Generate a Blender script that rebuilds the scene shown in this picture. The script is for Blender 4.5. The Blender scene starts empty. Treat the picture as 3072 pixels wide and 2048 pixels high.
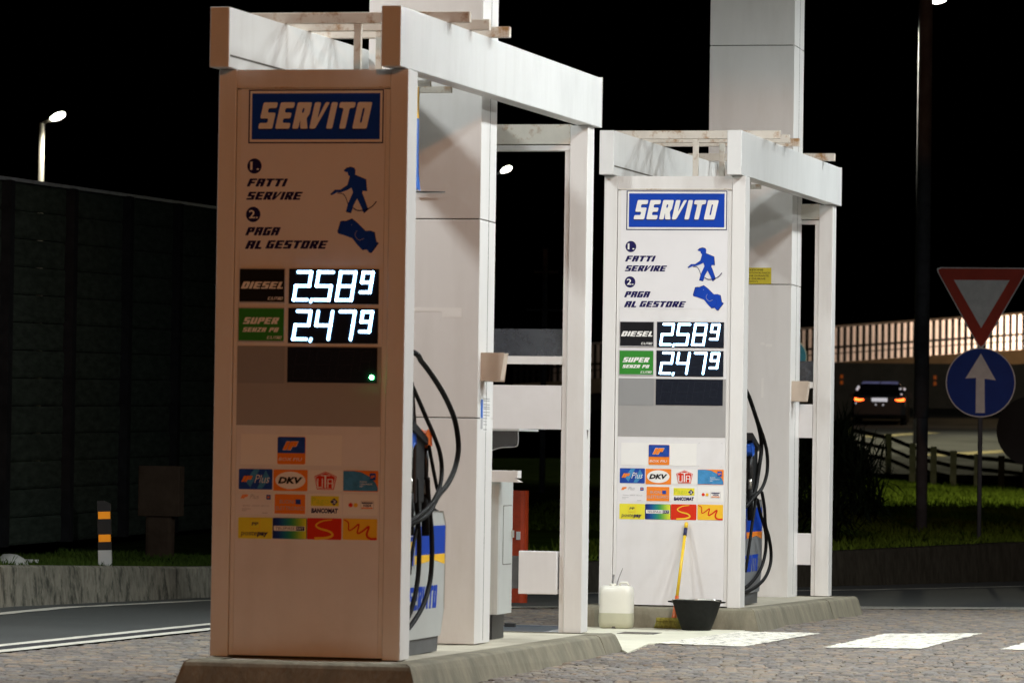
import bpy, math, random
from math import sin, cos, pi, radians, sqrt
from mathutils import Vector, Matrix
from mathutils.geometry import tessellate_polygon

random.seed(7)
sc = bpy.context.scene

# ------------------------------------------------------------------ camera
cam_d = bpy.data.cameras.new('camera')
cam = bpy.data.objects.new('camera', cam_d)
sc.collection.objects.link(cam)
sc.camera = cam
cam_d.sensor_width = 36.0
cam_d.lens = 152.35
cam_d.clip_start = 0.5
cam_d.clip_end = 1500
_r = Vector((0.976529, 0.214886, 0.014683)); _u = Vector((-0.008733, -0.028611, 0.999552)); _f = Vector((-0.215210, 0.976220, 0.026063))
_m = Matrix((_r, _u, -_f)).transposed().to_4x4()
_m.translation = Vector((7.197589, -24.526109, 1.366779))
cam.matrix_world = _m
cam_d.dof.use_dof = True
cam_d.dof.focus_distance = 35.5
cam_d.dof.aperture_fstop = 5.6

# ------------------------------------------------------------------ world
W = bpy.data.worlds.new('World'); sc.world = W; W.use_nodes = True
wn = W.node_tree.nodes; wn.clear()
_o = wn.new('ShaderNodeOutputWorld'); _b = wn.new('ShaderNodeBackground'); _s = wn.new('ShaderNodeTexSky')
_s.sky_type = 'NISHITA'; _s.sun_disc = False; _s.sun_elevation = radians(-9); _s.sun_rotation = radians(185)
_b.inputs['Strength'].default_value = 0.012
W.node_tree.links.new(_s.outputs[0], _b.inputs['Color']); W.node_tree.links.new(_b.outputs[0], _o.inputs['Surface'])

# the warm sodium street lamp that stands behind the camera and tints every surface facing it
sun_d = bpy.data.lights.new('sodium_street_lamp', 'POINT'); sun_d.energy = 4900; sun_d.shadow_soft_size = 0.35
sun_d.color = (1.0, 0.37, 0.12)
sun = bpy.data.objects.new('sodium_street_lamp', sun_d); sc.collection.objects.link(sun)
sun.location = (11.5, -25.0, 9.0)

sc.view_settings.view_transform = 'Standard'
sc.view_settings.look = 'None'
sc.view_settings.exposure = 0.0
sc.view_settings.gamma = 1.0
sc.view_settings.use_curve_mapping = False
sc.render.engine = 'CYCLES'
sc.cycles.use_denoising = True
sc.cycles.max_bounces = 6
sc.cycles.sample_clamp_indirect = 4

COL = sc.collection

# ------------------------------------------------------------------ materials
MATS = {}
def mat(name, col, rough=0.6, metal=0.0, var=0.12, scale=6.0, bump=0.0, bscale=40.0, stain=None, stain_amt=0.5, stain_scale=3.0,
        speck=0.0, emit=None, estr=0.0, alpha=None, transmission=0.0, stretch=(1, 1, 1), island=0.0, spec=None, coat=0.0, ramp=(0.55, 0.72)):
    m = bpy.data.materials.new(name); m.use_nodes = True
    nt = m.node_tree; n = nt.nodes; L = nt.links
    b = n['Principled BSDF']
    b.inputs['Roughness'].default_value = rough; b.inputs['Metallic'].default_value = metal
    if spec is not None:
        b.inputs['Specular IOR Level'].default_value = spec
        if spec < .05: b.inputs['IOR'].default_value = 1.0       # matt: no sheen at grazing angles
    if coat: b.inputs['Coat Weight'].default_value = coat
    tc = n.new('ShaderNodeTexCoord'); mp = n.new('ShaderNodeMapping'); mp.inputs['Scale'].default_value = stretch
    L.new(tc.outputs['Object'], mp.inputs['Vector'])
    nz = n.new('ShaderNodeTexNoise'); nz.inputs['Scale'].default_value = scale; nz.inputs['Detail'].default_value = 6
    nz.inputs['Roughness'].default_value = 0.65
    L.new(mp.outputs[0], nz.inputs['Vector'])
    mr = n.new('ShaderNodeMapRange'); mr.inputs['From Min'].default_value = 0.3; mr.inputs['From Max'].default_value = 0.7
    mr.inputs['To Min'].default_value = 1 - var; mr.inputs['To Max'].default_value = 1 + var
    L.new(nz.outputs[0], mr.inputs['Value'])
    vm = n.new('ShaderNodeVectorMath'); vm.operation = 'SCALE'; vm.inputs[0].default_value = col[:3]
    L.new(mr.outputs[0], vm.inputs['Scale'])
    out = vm.outputs[0]
    if island:
        ge = n.new('ShaderNodeNewGeometry'); oi = n.new('ShaderNodeObjectInfo')
        ad = n.new('ShaderNodeMath'); ad.operation = 'ADD'; L.new(ge.outputs['Random Per Island'], ad.inputs[0]); L.new(oi.outputs['Random'], ad.inputs[1])
        fr = n.new('ShaderNodeMath'); fr.operation = 'FRACT'; L.new(ad.outputs[0], fr.inputs[0])
        cr = n.new('ShaderNodeValToRGB'); e = cr.color_ramp.elements
        e[0].position = 0; e[0].color = (0.62, 0.60, 0.63, 1); e[1].position = 1; e[1].color = (1.38, 1.32, 1.18, 1)
        for p_, c_ in ((0.25, (0.78, 0.74, 0.74, 1)), (0.5, (1.0, 0.92, 0.80, 1)), (0.75, (0.88, 0.90, 0.95, 1)), (0.88, (1.2, 1.0, 0.82, 1))):
            k = e.new(p_); k.color = c_
        cr.color_ramp.interpolation = 'CONSTANT'
        L.new(fr.outputs[0], cr.inputs[0])
        mu = n.new('ShaderNodeVectorMath'); mu.operation = 'MULTIPLY'; L.new(out, mu.inputs[0]); L.new(cr.outputs[0], mu.inputs[1])
        mx0 = n.new('ShaderNodeMix'); mx0.data_type = 'VECTOR'; mx0.inputs['Factor'].default_value = island
        L.new(out, mx0.inputs[4]); L.new(mu.outputs[0], mx0.inputs[5]); out = mx0.outputs[1]
    if stain is not None:
        n2 = n.new('ShaderNodeTexNoise'); n2.inputs['Scale'].default_value = stain_scale; n2.inputs['Detail'].default_value = 8
        n2.inputs['Roughness'].default_value = 0.7
        L.new(mp.outputs[0], n2.inputs['Vector'])
        cr = n.new('ShaderNodeValToRGB'); cr.color_ramp.elements[0].position = ramp[0]; cr.color_ramp.elements[1].position = ramp[1]
        L.new(n2.outputs[0], cr.inputs[0])
        mm = n.new('ShaderNodeMath'); mm.operation = 'MULTIPLY'; mm.inputs[1].default_value = stain_amt; L.new(cr.outputs[0], mm.inputs[0])
        mx = n.new('ShaderNodeMix'); mx.data_type = 'RGBA'; L.new(mm.outputs[0], mx.inputs['Factor'])
        L.new(out, mx.inputs[6]); mx.inputs[7].default_value = (*stain, 1); out = mx.outputs[2]
    if speck:
        n4 = n.new('ShaderNodeTexNoise'); n4.inputs['Scale'].default_value = 24; n4.inputs['Detail'].default_value = 9; n4.inputs['Roughness'].default_value = 0.8
        L.new(tc.outputs['Object'], n4.inputs['Vector'])
        c4 = n.new('ShaderNodeValToRGB'); c4.color_ramp.elements[0].position = 0.60; c4.color_ramp.elements[1].position = 0.70; L.new(n4.outputs[0], c4.inputs[0])
        # streaks that run down the sheet, strongest near the foot
        m5 = n.new('ShaderNodeMapping'); m5.inputs['Scale'].default_value = (7, 7, 0.8); L.new(tc.outputs['Object'], m5.inputs['Vector'])
        n5 = n.new('ShaderNodeTexNoise'); n5.inputs['Scale'].default_value = 1.0; n5.inputs['Detail'].default_value = 5; L.new(m5.outputs[0], n5.inputs['Vector'])
        c5 = n.new('ShaderNodeValToRGB'); c5.color_ramp.elements[0].position = 0.50; c5.color_ramp.elements[1].position = 0.75; L.new(n5.outputs[0], c5.inputs[0])
        mxx = n.new('ShaderNodeMath'); mxx.operation = 'MAXIMUM'; L.new(c4.outputs[0], mxx.inputs[0]); L.new(c5.outputs[0], mxx.inputs[1])
        m6 = n.new('ShaderNodeMath'); m6.operation = 'MULTIPLY'; m6.inputs[1].default_value = speck; L.new(mxx.outputs[0], m6.inputs[0])
        mx6 = n.new('ShaderNodeMix'); mx6.data_type = 'RGBA'; L.new(m6.outputs[0], mx6.inputs['Factor']); L.new(out, mx6.inputs[6]); mx6.inputs[7].default_value = (0.30, 0.26, 0.20, 1); out = mx6.outputs[2]
    L.new(out, b.inputs['Base Color'])
    if bump:
        n3 = n.new('ShaderNodeTexNoise'); n3.inputs['Scale'].default_value = bscale; n3.inputs['Detail'].default_value = 5
        L.new(mp.outputs[0], n3.inputs['Vector'])
        bp = n.new('ShaderNodeBump'); bp.inputs['Strength'].default_value = bump; bp.inputs['Distance'].default_value = 0.01
        L.new(n3.outputs[0], bp.inputs['Height']); L.new(bp.outputs[0], b.inputs['Normal'])
    if emit is not None:
        b.inputs['Emission Color'].default_value = (*emit, 1); b.inputs['Emission Strength'].default_value = estr
    if alpha is not None: b.inputs['Alpha'].default_value = alpha
    if transmission: b.inputs['Transmission Weight'].default_value = transmission
    MATS[name] = m
    return m

RUST = (0.36, 0.17, 0.035)
mat('paint_white', (0.80, 0.79, 0.77), 0.38, var=0.035, scale=2.2, bump=0.05, bscale=5, stain=(0.52, 0.47, 0.38), stain_amt=0.30, stain_scale=1.6, stretch=(1, 1, 0.35), ramp=(0.5, 0.8), speck=0.09)
mat('paint_panel', (0.79, 0.78, 0.78), 0.45, var=0.03, scale=3, bump=0.03, bscale=14, stain=(0.55, 0.52, 0.46), stain_amt=0.22, stain_scale=2.5, ramp=(0.52, 0.8), speck=0.09)
mat('paint_beam', (0.79, 0.80, 0.79), 0.33, var=0.05, scale=1.3, bump=0.06, bscale=3.5, stain=(0.45, 0.45, 0.44), stain_amt=0.28, stain_scale=2.0, stretch=(1, 1, 0.5), ramp=(0.5, 0.8), speck=0.09)
mat('paint_rusty', (0.74, 0.70, 0.62), 0.5, var=0.08, scale=5, bump=0.1, bscale=30, stain=RUST, stain_amt=0.95, stain_scale=5.5, ramp=(0.53, 0.66), speck=0.09)
mat('rust', RUST, 0.9, var=0.35, scale=20, bump=0.3, bscale=60)
mat('seam', (0.10, 0.09, 0.075), 0.8, var=0.3)
mat('poster_white', (0.80, 0.79, 0.80), 0.5, var=0.02, scale=3, spec=0.12)
mat('blank_grey', (0.36, 0.35, 0.34), 0.6, var=0.03, scale=3, spec=0.12)
mat('blank_grey_dark', (0.29, 0.29, 0.29), 0.6, var=0.03, scale=3, spec=0.12)
mat('navy', (0.014, 0.012, 0.085), 0.45, var=0.04, spec=0.12)
mat('sign_blue', (0.008, 0.055, 0.42), 0.45, var=0.03, spec=0.12)
mat('white_print', (0.86, 0.85, 0.82), 0.5, var=0.01, spec=0.12)
mat('black_print', (0.012, 0.012, 0.014), 0.45, var=0.1, spec=0.12)
mat('green_print', (0.04, 0.25, 0.035), 0.45, var=0.05, spec=0.12)
mat('orange_print', (0.86, 0.24, 0.03), 0.5, var=0.04, spec=0.12)
mat('card_blue', (0.02, 0.07, 0.36), 0.5, var=0.25, scale=20, spec=0.12)
mat('card_light_blue', (0.06, 0.25, 0.50), 0.5, var=0.25, scale=18, spec=0.12)
mat('red_print', (0.66, 0.035, 0.012), 0.5, var=0.04, spec=0.12)
mat('yellow_print', (0.80, 0.72, 0.05), 0.5, var=0.03, spec=0.12)
mat('amber_print', (0.88, 0.52, 0.04), 0.5, var=0.03, spec=0.12)
mat('grey_print', (0.45, 0.45, 0.46), 0.5, var=0.1, spec=0.12)
mat('teal_print', (0.05, 0.35, 0.30), 0.5, var=0.1, spec=0.12)
mat('lime_print', (0.55, 0.65, 0.05), 0.5, var=0.1, spec=0.12)
_g = [(0.014, 0.03, 0.16), (0.014, 0.05, 0.26), (0.015, 0.13, 0.27), (0.02, 0.22, 0.20), (0.05, 0.30, 0.10), (0.18, 0.42, 0.06), (0.42, 0.58, 0.05), (0.70, 0.70, 0.05)]
for _i in range(16):
    _t = _i / 15 * 7; _k = min(int(_t), 6); _q = _t - _k
    mat('fade_%d' % _i, tuple(_g[_k][c] * (1 - _q) + _g[_k + 1][c] * _q for c in range(3)), 0.5, var=0.02, spec=0.12)
mat('display_black', (0.010, 0.013, 0.022), 0.45, var=0.2, scale=60, spec=0.12)
mat('led_on', (0.9, 0.95, 1.0), 0.5, emit=(0.34, 0.66, 1.0), estr=6)
mat('led_off', (0.07, 0.07, 0.08), 0.4, spec=0.12)
mat('led_green', (0.2, 0.9, 0.3), 0.5, emit=(0.10, 1.0, 0.22), estr=60)
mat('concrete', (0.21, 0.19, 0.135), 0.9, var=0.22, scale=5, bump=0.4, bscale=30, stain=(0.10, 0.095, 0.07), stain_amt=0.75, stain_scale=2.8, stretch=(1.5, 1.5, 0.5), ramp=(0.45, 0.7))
mat('kerb_shaded', (0.05, 0.045, 0.035), 0.95, var=0.35, scale=9, bump=0.6, bscale=18, stretch=(1.6, 1.6, 0.45), spec=0.03)  # darker kerb copy: shade of the unlit far stretch put into the colour
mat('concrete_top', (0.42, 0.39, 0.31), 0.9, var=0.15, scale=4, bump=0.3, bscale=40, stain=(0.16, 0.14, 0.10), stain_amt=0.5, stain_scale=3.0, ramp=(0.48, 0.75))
mat('slab', (0.64, 0.62, 0.50), 0.9, var=0.08, scale=3, bump=0.2, bscale=50, stain=(0.30, 0.27, 0.20), stain_amt=0.35, stain_scale=2.4)
mat('kerb_old', (0.20, 0.185, 0.145), 0.95, var=0.35, scale=9, bump=0.6, bscale=18, stain=(0.02, 0.022, 0.014), stain_amt=0.85, stain_scale=4, stretch=(1.6, 1.6, 0.8), ramp=(0.50, 0.62))
mat('cobble', (0.205, 0.188, 0.165), 0.8, var=0.22, scale=14, bump=0.5, bscale=70, island=1.0)
mat('cobble_painted', (0.78, 0.75, 0.66), 0.8, var=0.12, scale=12, bump=0.4, bscale=70, stain=(0.2, 0.18, 0.15), stain_amt=0.7, stain_scale=14, ramp=(0.6, 0.68))
_wp = mat('worn_paint', (0.78, 0.75, 0.66), 0.85, var=0.12, scale=10, bump=0.5, bscale=60, spec=0.2)
_n = _wp.node_tree.nodes; _l = _wp.node_tree.links
_a = _n.new('ShaderNodeTexNoise'); _a.inputs['Scale'].default_value = 11; _a.inputs['Detail'].default_value = 8; _a.inputs['Roughness'].default_value = 0.75
_c = _n.new('ShaderNodeTexCoord'); _l.new(_c.outputs['Object'], _a.inputs['Vector'])
_q = _n.new('ShaderNodeValToRGB'); _q.color_ramp.elements[0].position = 0.41; _q.color_ramp.elements[1].position = 0.47; _l.new(_a.outputs[0], _q.inputs[0]); _l.new(_q.outputs[0], _n['Principled BSDF'].inputs['Alpha'])
mat('mortar', (0.12, 0.10, 0.085), 0.95, var=0.4, scale=9)
mat('asphalt', (0.058, 0.062, 0.060), 0.9, var=0.22, scale=30, bump=0.4, bscale=120, stain=(0.09, 0.095, 0.088), stain_amt=0.5, stain_scale=0.8)
mat('asphalt_patch', (0.022, 0.022, 0.026), 0.85, var=0.2, scale=20, bump=0.3, bscale=90)
mat('road_paint', (0.62, 0.60, 0.52), 0.85, var=0.15, scale=8, stain=(0.12, 0.11, 0.10), stain_amt=0.8, stain_scale=9, ramp=(0.58, 0.68))
mat('soil', (0.012, 0.018, 0.006), 1.0, var=0.5, scale=3, bump=0.6, bscale=10, spec=0.03)
mat('grass_near', (0.045, 0.075, 0.014), 0.8, var=0.5, scale=2.0, spec=0.03)
mat('grass_far', (0.085, 0.125, 0.016), 0.8, var=0.5, scale=0.6, spec=0.03)
mat('grass_ground', (0.060, 0.100, 0.014), 1.0, var=0.45, scale=0.7, spec=0.03)
mat('far_ground', (0.006, 0.007, 0.004), 1.0, var=0.4, scale=0.2, spec=0.03)
mat('barrier_green', (0.030, 0.038, 0.030), 0.9, var=0.35, scale=3, stretch=(1, 1, 6), spec=0.04)
mat('barrier_post', (0.014, 0.014, 0.015), 0.9, var=0.3, spec=0.03)
mat('barrier_cap', (0.12, 0.13, 0.15), 0.7, var=0.3, spec=0.2)
mat('black_rubber', (0.008, 0.008, 0.008), 0.6, var=0.25, scale=25, spec=0.12)
mat('black_plastic', (0.016, 0.017, 0.018), 0.42, var=0.2, scale=15)
mat('dark_grey', (0.10, 0.105, 0.11), 0.45, var=0.15, scale=8)
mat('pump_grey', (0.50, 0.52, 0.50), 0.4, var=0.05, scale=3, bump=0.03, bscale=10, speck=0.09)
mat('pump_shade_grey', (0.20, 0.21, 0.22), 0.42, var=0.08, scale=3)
mat('steel', (0.65, 0.64, 0.60), 0.28, metal=0.9, var=0.1)
mat('nozzle_blue', (0.02, 0.10, 0.50), 0.35, var=0.1)
mat('nozzle_orange', (0.60, 0.11, 0.015), 0.35, var=0.1)
mat('dispenser', (0.62, 0.52, 0.42), 0.45, var=0.06)
mat('smoked_glass', (0.06, 0.065, 0.075), 0.2, var=0.2, alpha=0.86)
mat('clear_plastic', (0.12, 0.125, 0.13), 0.2, var=0.1, alpha=0.45)
mat('plastic_edge', (0.55, 0.57, 0.57), 0.3, var=0.1)
mat('red_paint', (0.50, 0.055, 0.014), 0.4, var=0.25, scale=4, stain=(0.12, 0.02, 0.01), stain_amt=0.6, stain_scale=3)
mat('galvanised', (0.20, 0.22, 0.25), 0.35, metal=0.6, var=0.2, scale=5)
mat('can_plastic', (0.80, 0.79, 0.70), 0.35, var=0.03)
mat('can_liquid', (0.50, 0.49, 0.36), 0.35, var=0.05)
mat('bucket_black', (0.014, 0.015, 0.014), 0.6, var=0.25, scale=30, bump=0.1, bscale=30, spec=0.12)
mat('broom_yellow', (0.85, 0.58, 0.03), 0.35, var=0.05)
mat('broom_navy', (0.02, 0.025, 0.09), 0.5, var=0.1)
mat('bristle', (0.22, 0.19, 0.03), 0.9, var=0.5, scale=40)
mat('pole_dark', (0.12, 0.122, 0.14), 0.9, var=0.2, scale=5, spec=0.03)
mat('pole_light', (0.40, 0.38, 0.30), 0.5, var=0.1)
mat('lamp_glow', (1, 1, 0.95), 0.5, emit=(1.0, 0.97, 0.85), estr=35)
mat('sign_red', (0.60, 0.05, 0.02), 0.3, var=0.08, spec=0.12)
mat('sign_white', (0.90, 0.86, 0.84), 0.35, var=0.10, spec=0.12)
mat('sign_deep_blue', (0.006, 0.045, 0.34), 0.35, var=0.08, spec=0.12)
mat('sign_back', (0.006, 0.006, 0.007), 0.7, var=0.2)
mat('reflector_orange', (0.95, 0.30, 0.01), 0.4, emit=(1.0, 0.34, 0.01), estr=0.30)  # faint glow put into the reflectors in place of returned light
mat('far_reflector', (0.6, 0.12, 0.01), 0.4, emit=(1.0, 0.20, 0.02), estr=0.10)  # far reflectors also carry a painted glow
mat('wood_fence', (0.025, 0.018, 0.012), 0.9, var=0.3, scale=5, spec=0.03)
mat('wood_post', (0.30, 0.28, 0.23), 0.9, var=0.3, scale=5, spec=0.03)
mat('leaf_dark', (0.012, 0.018, 0.010), 0.55, var=0.5, scale=2, spec=0.03)
mat('car_paint', (0.004, 0.004, 0.006), 0.3, var=0.1)
mat('car_glass', (0.003, 0.003, 0.004), 0.05, var=0.1)
mat('tail_light', (0.8, 0.05, 0.02), 0.4, emit=(1.0, 0.09, 0.012), estr=9)
mat('car_glow', (0.8, 0.8, 0.8), 0.4, emit=(0.9, 0.88, 1.0), estr=0.4)  # glow put into the number plate and the painted glints
mat('chrome_glint', (0.9, 0.9, 0.9), 0.15, metal=1.0)
mat('roof_blue_light', (0.30, 0.34, 0.80), 0.25, var=0.2)  # bluish light on the black car's roof edge, put into the colour
mat('bridge_concrete', (0.34, 0.26, 0.17), 0.9, var=0.3, scale=0.5, bump=0.2, bscale=4)
mat('bridge_dark', (0.012, 0.010, 0.008), 0.9, var=0.3, scale=1)
mat('bridge_parapet', (0.66, 0.56, 0.50), 0.6, var=0.12, scale=1.2)
mat('ramp_wall', (0.11, 0.10, 0.08), 0.9, var=0.25, scale=0.8, spec=0.03)
mat('ramp_road', (0.060, 0.060, 0.054), 0.95, var=0.4, scale=0.35, stain=(0.10, 0.095, 0.08), stain_amt=0.5, stain_scale=0.15, spec=0.03)
mat('ramp_line', (0.28, 0.24, 0.13), 0.9, var=0.4, scale=0.8, spec=0.03)
mat('stone_white', (0.45, 0.45, 0.42), 0.9, var=0.15, scale=8, bump=0.4, bscale=15)
mat('old_box', (0.050, 0.034, 0.024), 0.7, var=0.25, scale=5, spec=0.03)
mat('warn_yellow', (0.62, 0.52, 0.02), 0.5, var=0.05)
mat('bag_blue', (0.03, 0.16, 0.62), 0.4, var=0.2)
mat('canopy_white', (0.55, 0.54, 0.52), 0.7, var=0.05)
mat('paper', (0.80, 0.80, 0.78), 0.6, var=0.03)

# ------------------------------------------------------------------ mesh helpers
class MB:
    def __init__(s): s.v = []; s.f = []; s.m = []; s.mats = []; s.smooth = []
    def mi(s, name):
        if name not in s.mats: s.mats.append(name)
        return s.mats.index(name)
    def add(s, vs, fs, m, smooth=False):
        b = len(s.v); k = s.mi(m)
        s.v += [tuple(v) for v in vs]
        for f in fs:
            s.f.append([b + i for i in f]); s.m.append(k); s.smooth.append(smooth)
        return s
    def box(s, x0, x1, y0, y1, z0, z1, m, dz=0.0):
        """dz: rise of the far (y1) end"""
        vs = [(x0, y0, z0), (x1, y0, z0), (x1, y1, z0 + dz), (x0, y1, z0 + dz), (x0, y0, z1), (x1, y0, z1), (x1, y1, z1 + dz), (x0, y1, z1 + dz)]
        return s.add(vs, [(0, 3, 2, 1), (4, 5, 6, 7), (0, 1, 5, 4), (1, 2, 6, 5), (2, 3, 7, 6), (3, 0, 4, 7)], m)
    def prism(s, poly, h0, h1, m, axis='z', holes=()):
        """poly in 2D; extruded along axis. axis z:(x,y) ; y:(x,z) ; x:(y,z)"""
        def P(p, h):
            return (p[0], p[1], h) if axis == 'z' else ((p[0], h, p[1]) if axis == 'y' else (h, p[0], p[1]))
        loops = [list(poly)] + [list(q) for q in holes]
        flat = [p for l in loops for p in l]; n = len(flat)
        tris = tessellate_polygon([[Vector((p[0], p[1], 0)) for p in l] for l in loops])
        vs = [P(p, h0) for p in flat] + [P(p, h1) for p in flat]
        fs = [tuple(t) for t in tris] + [tuple(i + n for i in reversed(t)) for t in tris]
        o = 0
        for l in loops:
            k = len(l)
            for i in range(k): fs.append((o + i, o + (i + 1) % k, n + o + (i + 1) % k, n + o + i))
            o += k
        return s.add(vs, fs, m)
    def tube(s, pts, r, m, seg=10, caps=True):
        pts = [Vector(p) for p in pts]; n = len(pts)
        rr = r if isinstance(r, (list, tuple)) else [r] * n
        vs = []; fs = []
        nrm = None
        for i, p in enumerate(pts):
            t = (pts[min(i + 1, n - 1)] - pts[max(i - 1, 0)]).normalized()
            if nrm is None:
                nrm = t.orthogonal().normalized()
            nrm = (nrm - t * nrm.dot(t)).normalized(); bn = t.cross(nrm)
            for k in range(seg):
                a = 2 * pi * k / seg
                vs.append(p + (nrm * cos(a) + bn * sin(a)) * rr[i])
        for i in range(n - 1):
            for k in range(seg):
                fs.append((i * seg + k, i * seg + (k + 1) % seg, (i + 1) * seg + (k + 1) % seg, (i + 1) * seg + k))
        if caps: fs += [tuple(reversed(range(seg))), tuple((n - 1) * seg + k for k in range(seg))]
        return s.add(vs, fs, m, True)
    def build(s, name, parent=None, bevel=0.0, loc=None):
        me = bpy.data.meshes.new(name)
        me.from_pydata([tuple(v) for v in s.v], [], s.f)
        for m in s.mats: me.materials.append(MATS[m])
        for p, k, sm in zip(me.polygons, s.m, s.smooth): p.material_index = k; p.use_smooth = sm
        me.update()
        o = bpy.data.objects.new(name, me); COL.objects.link(o)
        if parent is not None: o.parent = parent
        if loc is not None: o.location = loc
        if bevel:
            bv = o.modifiers.new('bevel', 'BEVEL'); bv.width = bevel; bv.segments = 2; bv.limit_method = 'ANGLE'
        return o

def spline(pts, n=6):
    P = [Vector(p) for p in pts]; P = [P[0] * 2 - P[1]] + P + [P[-1] * 2 - P[-2]]; out = []
    for i in range(1, len(P) - 2):
        for k in range(n):
            t = k / n
            out.append(0.5 * ((2 * P[i]) + (P[i + 1] - P[i - 1]) * t + (2 * P[i - 1] - 5 * P[i] + 4 * P[i + 1] - P[i + 2]) * t * t + (3 * P[i] - P[i - 1] - 3 * P[i + 1] + P[i + 2]) * t ** 3))
    out.append(P[-2]); return out

def tag(o, label=None, cat=None, group=None, kind=None):
    if label: o['label'] = label
    if cat: o['category'] = cat
    if group: o['group'] = group
    if kind: o['kind'] = kind
    return o
def thing(name, label, cat, loc=(0, 0, 0), rz=0.0, group=None):
    o = bpy.data.objects.new(name, None); COL.objects.link(o); o.location = loc; o.rotation_euler = (0, 0, rz)
    o.empty_display_size = 0.2
    return tag(o, label, cat, group)

def ground_z(y):
    return 0.0 if y < 11 else (-0.014 * (y - 11) if y < 18 else -0.098)

# ------------------------------------------------------------------ lettering
TX, TY = 0.36, 0.33
def G(ch):
    """heavy square letters: list of loops (first outer, then holes), advance width; height 1.5"""
    H = 1.5; w = 0.86; a = TX; b = TY; m = H / 2
    lo, hi = m - b / 2, m + b / 2
    if ch == 'S': return [[[(0, 0), (w, 0), (w, hi), (a, hi), (a, H - b), (w, H - b), (w, H), (0, H), (0, lo), (w - a, lo), (w - a, b), (0, b)]]], w
    if ch == 'E': return [[[(0, 0), (w, 0), (w, b), (a, b), (a, lo), (w * .92, lo), (w * .92, hi), (a, hi), (a, H - b), (w, H - b), (w, H), (0, H)]]], w
    if ch == 'F': return [[[(0, 0), (a, 0), (a, lo), (w * .9, lo), (w * .9, hi), (a, hi), (a, H - b), (w, H - b), (w, H), (0, H)]]], w
    if ch == 'R': return [[[(0, 0), (a, 0), (a, lo * .9), (w - a, 0), (w + .08, 0), (w - a * .35, lo), (w, hi - .1), (w, H), (0, H)], [(a, hi - .02), (a, H - b), (w - a, H - b), (w - a, hi - .02)]]], w
    if ch == 'P': return [[[(0, 0), (a, 0), (a, lo), (w, lo), (w, H), (0, H)], [(a, hi), (a, H - b), (w - a, H - b), (w - a, hi)]]], w
    if ch == 'A': return [[[(0, 0), (a, 0), (a, lo), (w - a, lo), (w - a, 0), (w, 0), (w, H), (0, H)], [(a, hi), (a, H - b), (w - a, H - b), (w - a, hi)]]], w
    if ch == 'V': return [[[(0, 0), (a * .95, 0), (w + .04, H), (w - .22, H), (a * .98, .56), (a, H), (0, H)]]], w - .02
    if ch == 'I': return [[[(0, 0), (a, 0), (a, H), (0, H)]]], a
    if ch == 'T': return [[[(w * .5 - a / 2, 0), (w * .5 + a / 2, 0), (w * .5 + a / 2, H - b), (w + .04, H - b), (w + .04, H), (-.04, H), (-.04, H - b), (w * .5 - a / 2, H - b)]]], w
    if ch == 'O': return [[[(0, 0), (w, 0), (w, H), (0, H)], [(a, b), (a, H - b), (w - a, H - b), (w - a, b)]]], w
    if ch == 'D': return [[[(0, 0), (w - .12, 0), (w, .15), (w, H - .15), (w - .12, H), (0, H)], [(a, b), (a, H - b), (w - a, H - b), (w - a, b)]]], w
    if ch == 'G': return [[[(0, 0), (w, 0), (w, hi), (w * .5, hi), (w * .5, lo), (w - a, lo), (w - a, b), (a, b), (a, H - b), (w, H - b), (w, H), (0, H)]]], w
    if ch == 'L': return [[[(0, 0), (w * .85, 0), (w * .85, b), (a, b), (a, H), (0, H)]]], w * .85
    if ch == 'U': return [[[(0, 0), (w, 0), (w, H), (w - a, H), (w - a, b), (a, b), (a, H), (0, H)]]], w
    if ch == 'N': return [[[(0, 0), (a, 0), (a, H - .5), (w - a, 0), (w, 0), (w, H), (w - a, H), (w - a, .5), (a, H), (0, H)]]], w
    if ch == 'Z': return [[[(0, 0), (w, 0), (w, b), (a * 1.1, b), (w, H - b), (w, H), (0, H), (0, H - b), (w - a * 1.1, H - b), (0, b)]]], w
    if ch == 'B': return [[[(0, 0), (w, 0), (w, H), (0, H)], [(a, b), (a, lo), (w - a, lo), (w - a, b)], [(a, hi), (a, H - b), (w - a, H - b), (w - a, hi)]]], w
    if ch == '/': return [[[(0, -.2), (.12, -.2), (.32, H + .1), (.2, H + .1)]]], .35
    if ch == 'e': return [[[(0, 0), (w, 0), (w, b), (a, b), (a, lo), (w * .8, lo), (w * .8, hi), (a, hi), (a, H - b), (w, H - b), (w, H), (0, H)]]], w
    return [], w * .55

def rnd(loop, r):
    out = []; n = len(loop)
    for i in range(n):
        p0, p, p1 = Vector(loop[i - 1]), Vector(loop[i]), Vector(loop[(i + 1) % n])
        a, b = p0 - p, p1 - p
        ra = min(r, a.length * .45); rb = min(r, b.length * .45)
        A = p + a.normalized() * ra; B = p + b.normalized() * rb
        out += [tuple(A), tuple((A + B + p * 2) / 4), tuple(B)]
    return out

def loops_word(word, shear=0.22, gap=0.13, r=0.09, bold=None):
    global TX, TY
    old = TX, TY
    if bold: TX, TY = bold
    res = []; x = 0
    for ch in word:
        gl, w = G(ch)
        for loops in gl:
            res.append([[(px + x + py * shear, py) for px, py in rnd(l, r)] for l in loops])
        x += w + gap
    TX, TY = old
    return res

def fit_loops(res, x0, x1, z0, z1):
    xs = [p[0] for g in res for l in g for p in l]; zs = [p[1] for g in res for l in g for p in l]
    a, b, c, d = min(xs), max(xs), min(zs), max(zs)
    return [[[(x0 + (p[0] - a) / (b - a) * (x1 - x0), z0 + (p[1] - c) / (d - c) * (z1 - z0)) for p in l] for l in g] for g in res]

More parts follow.
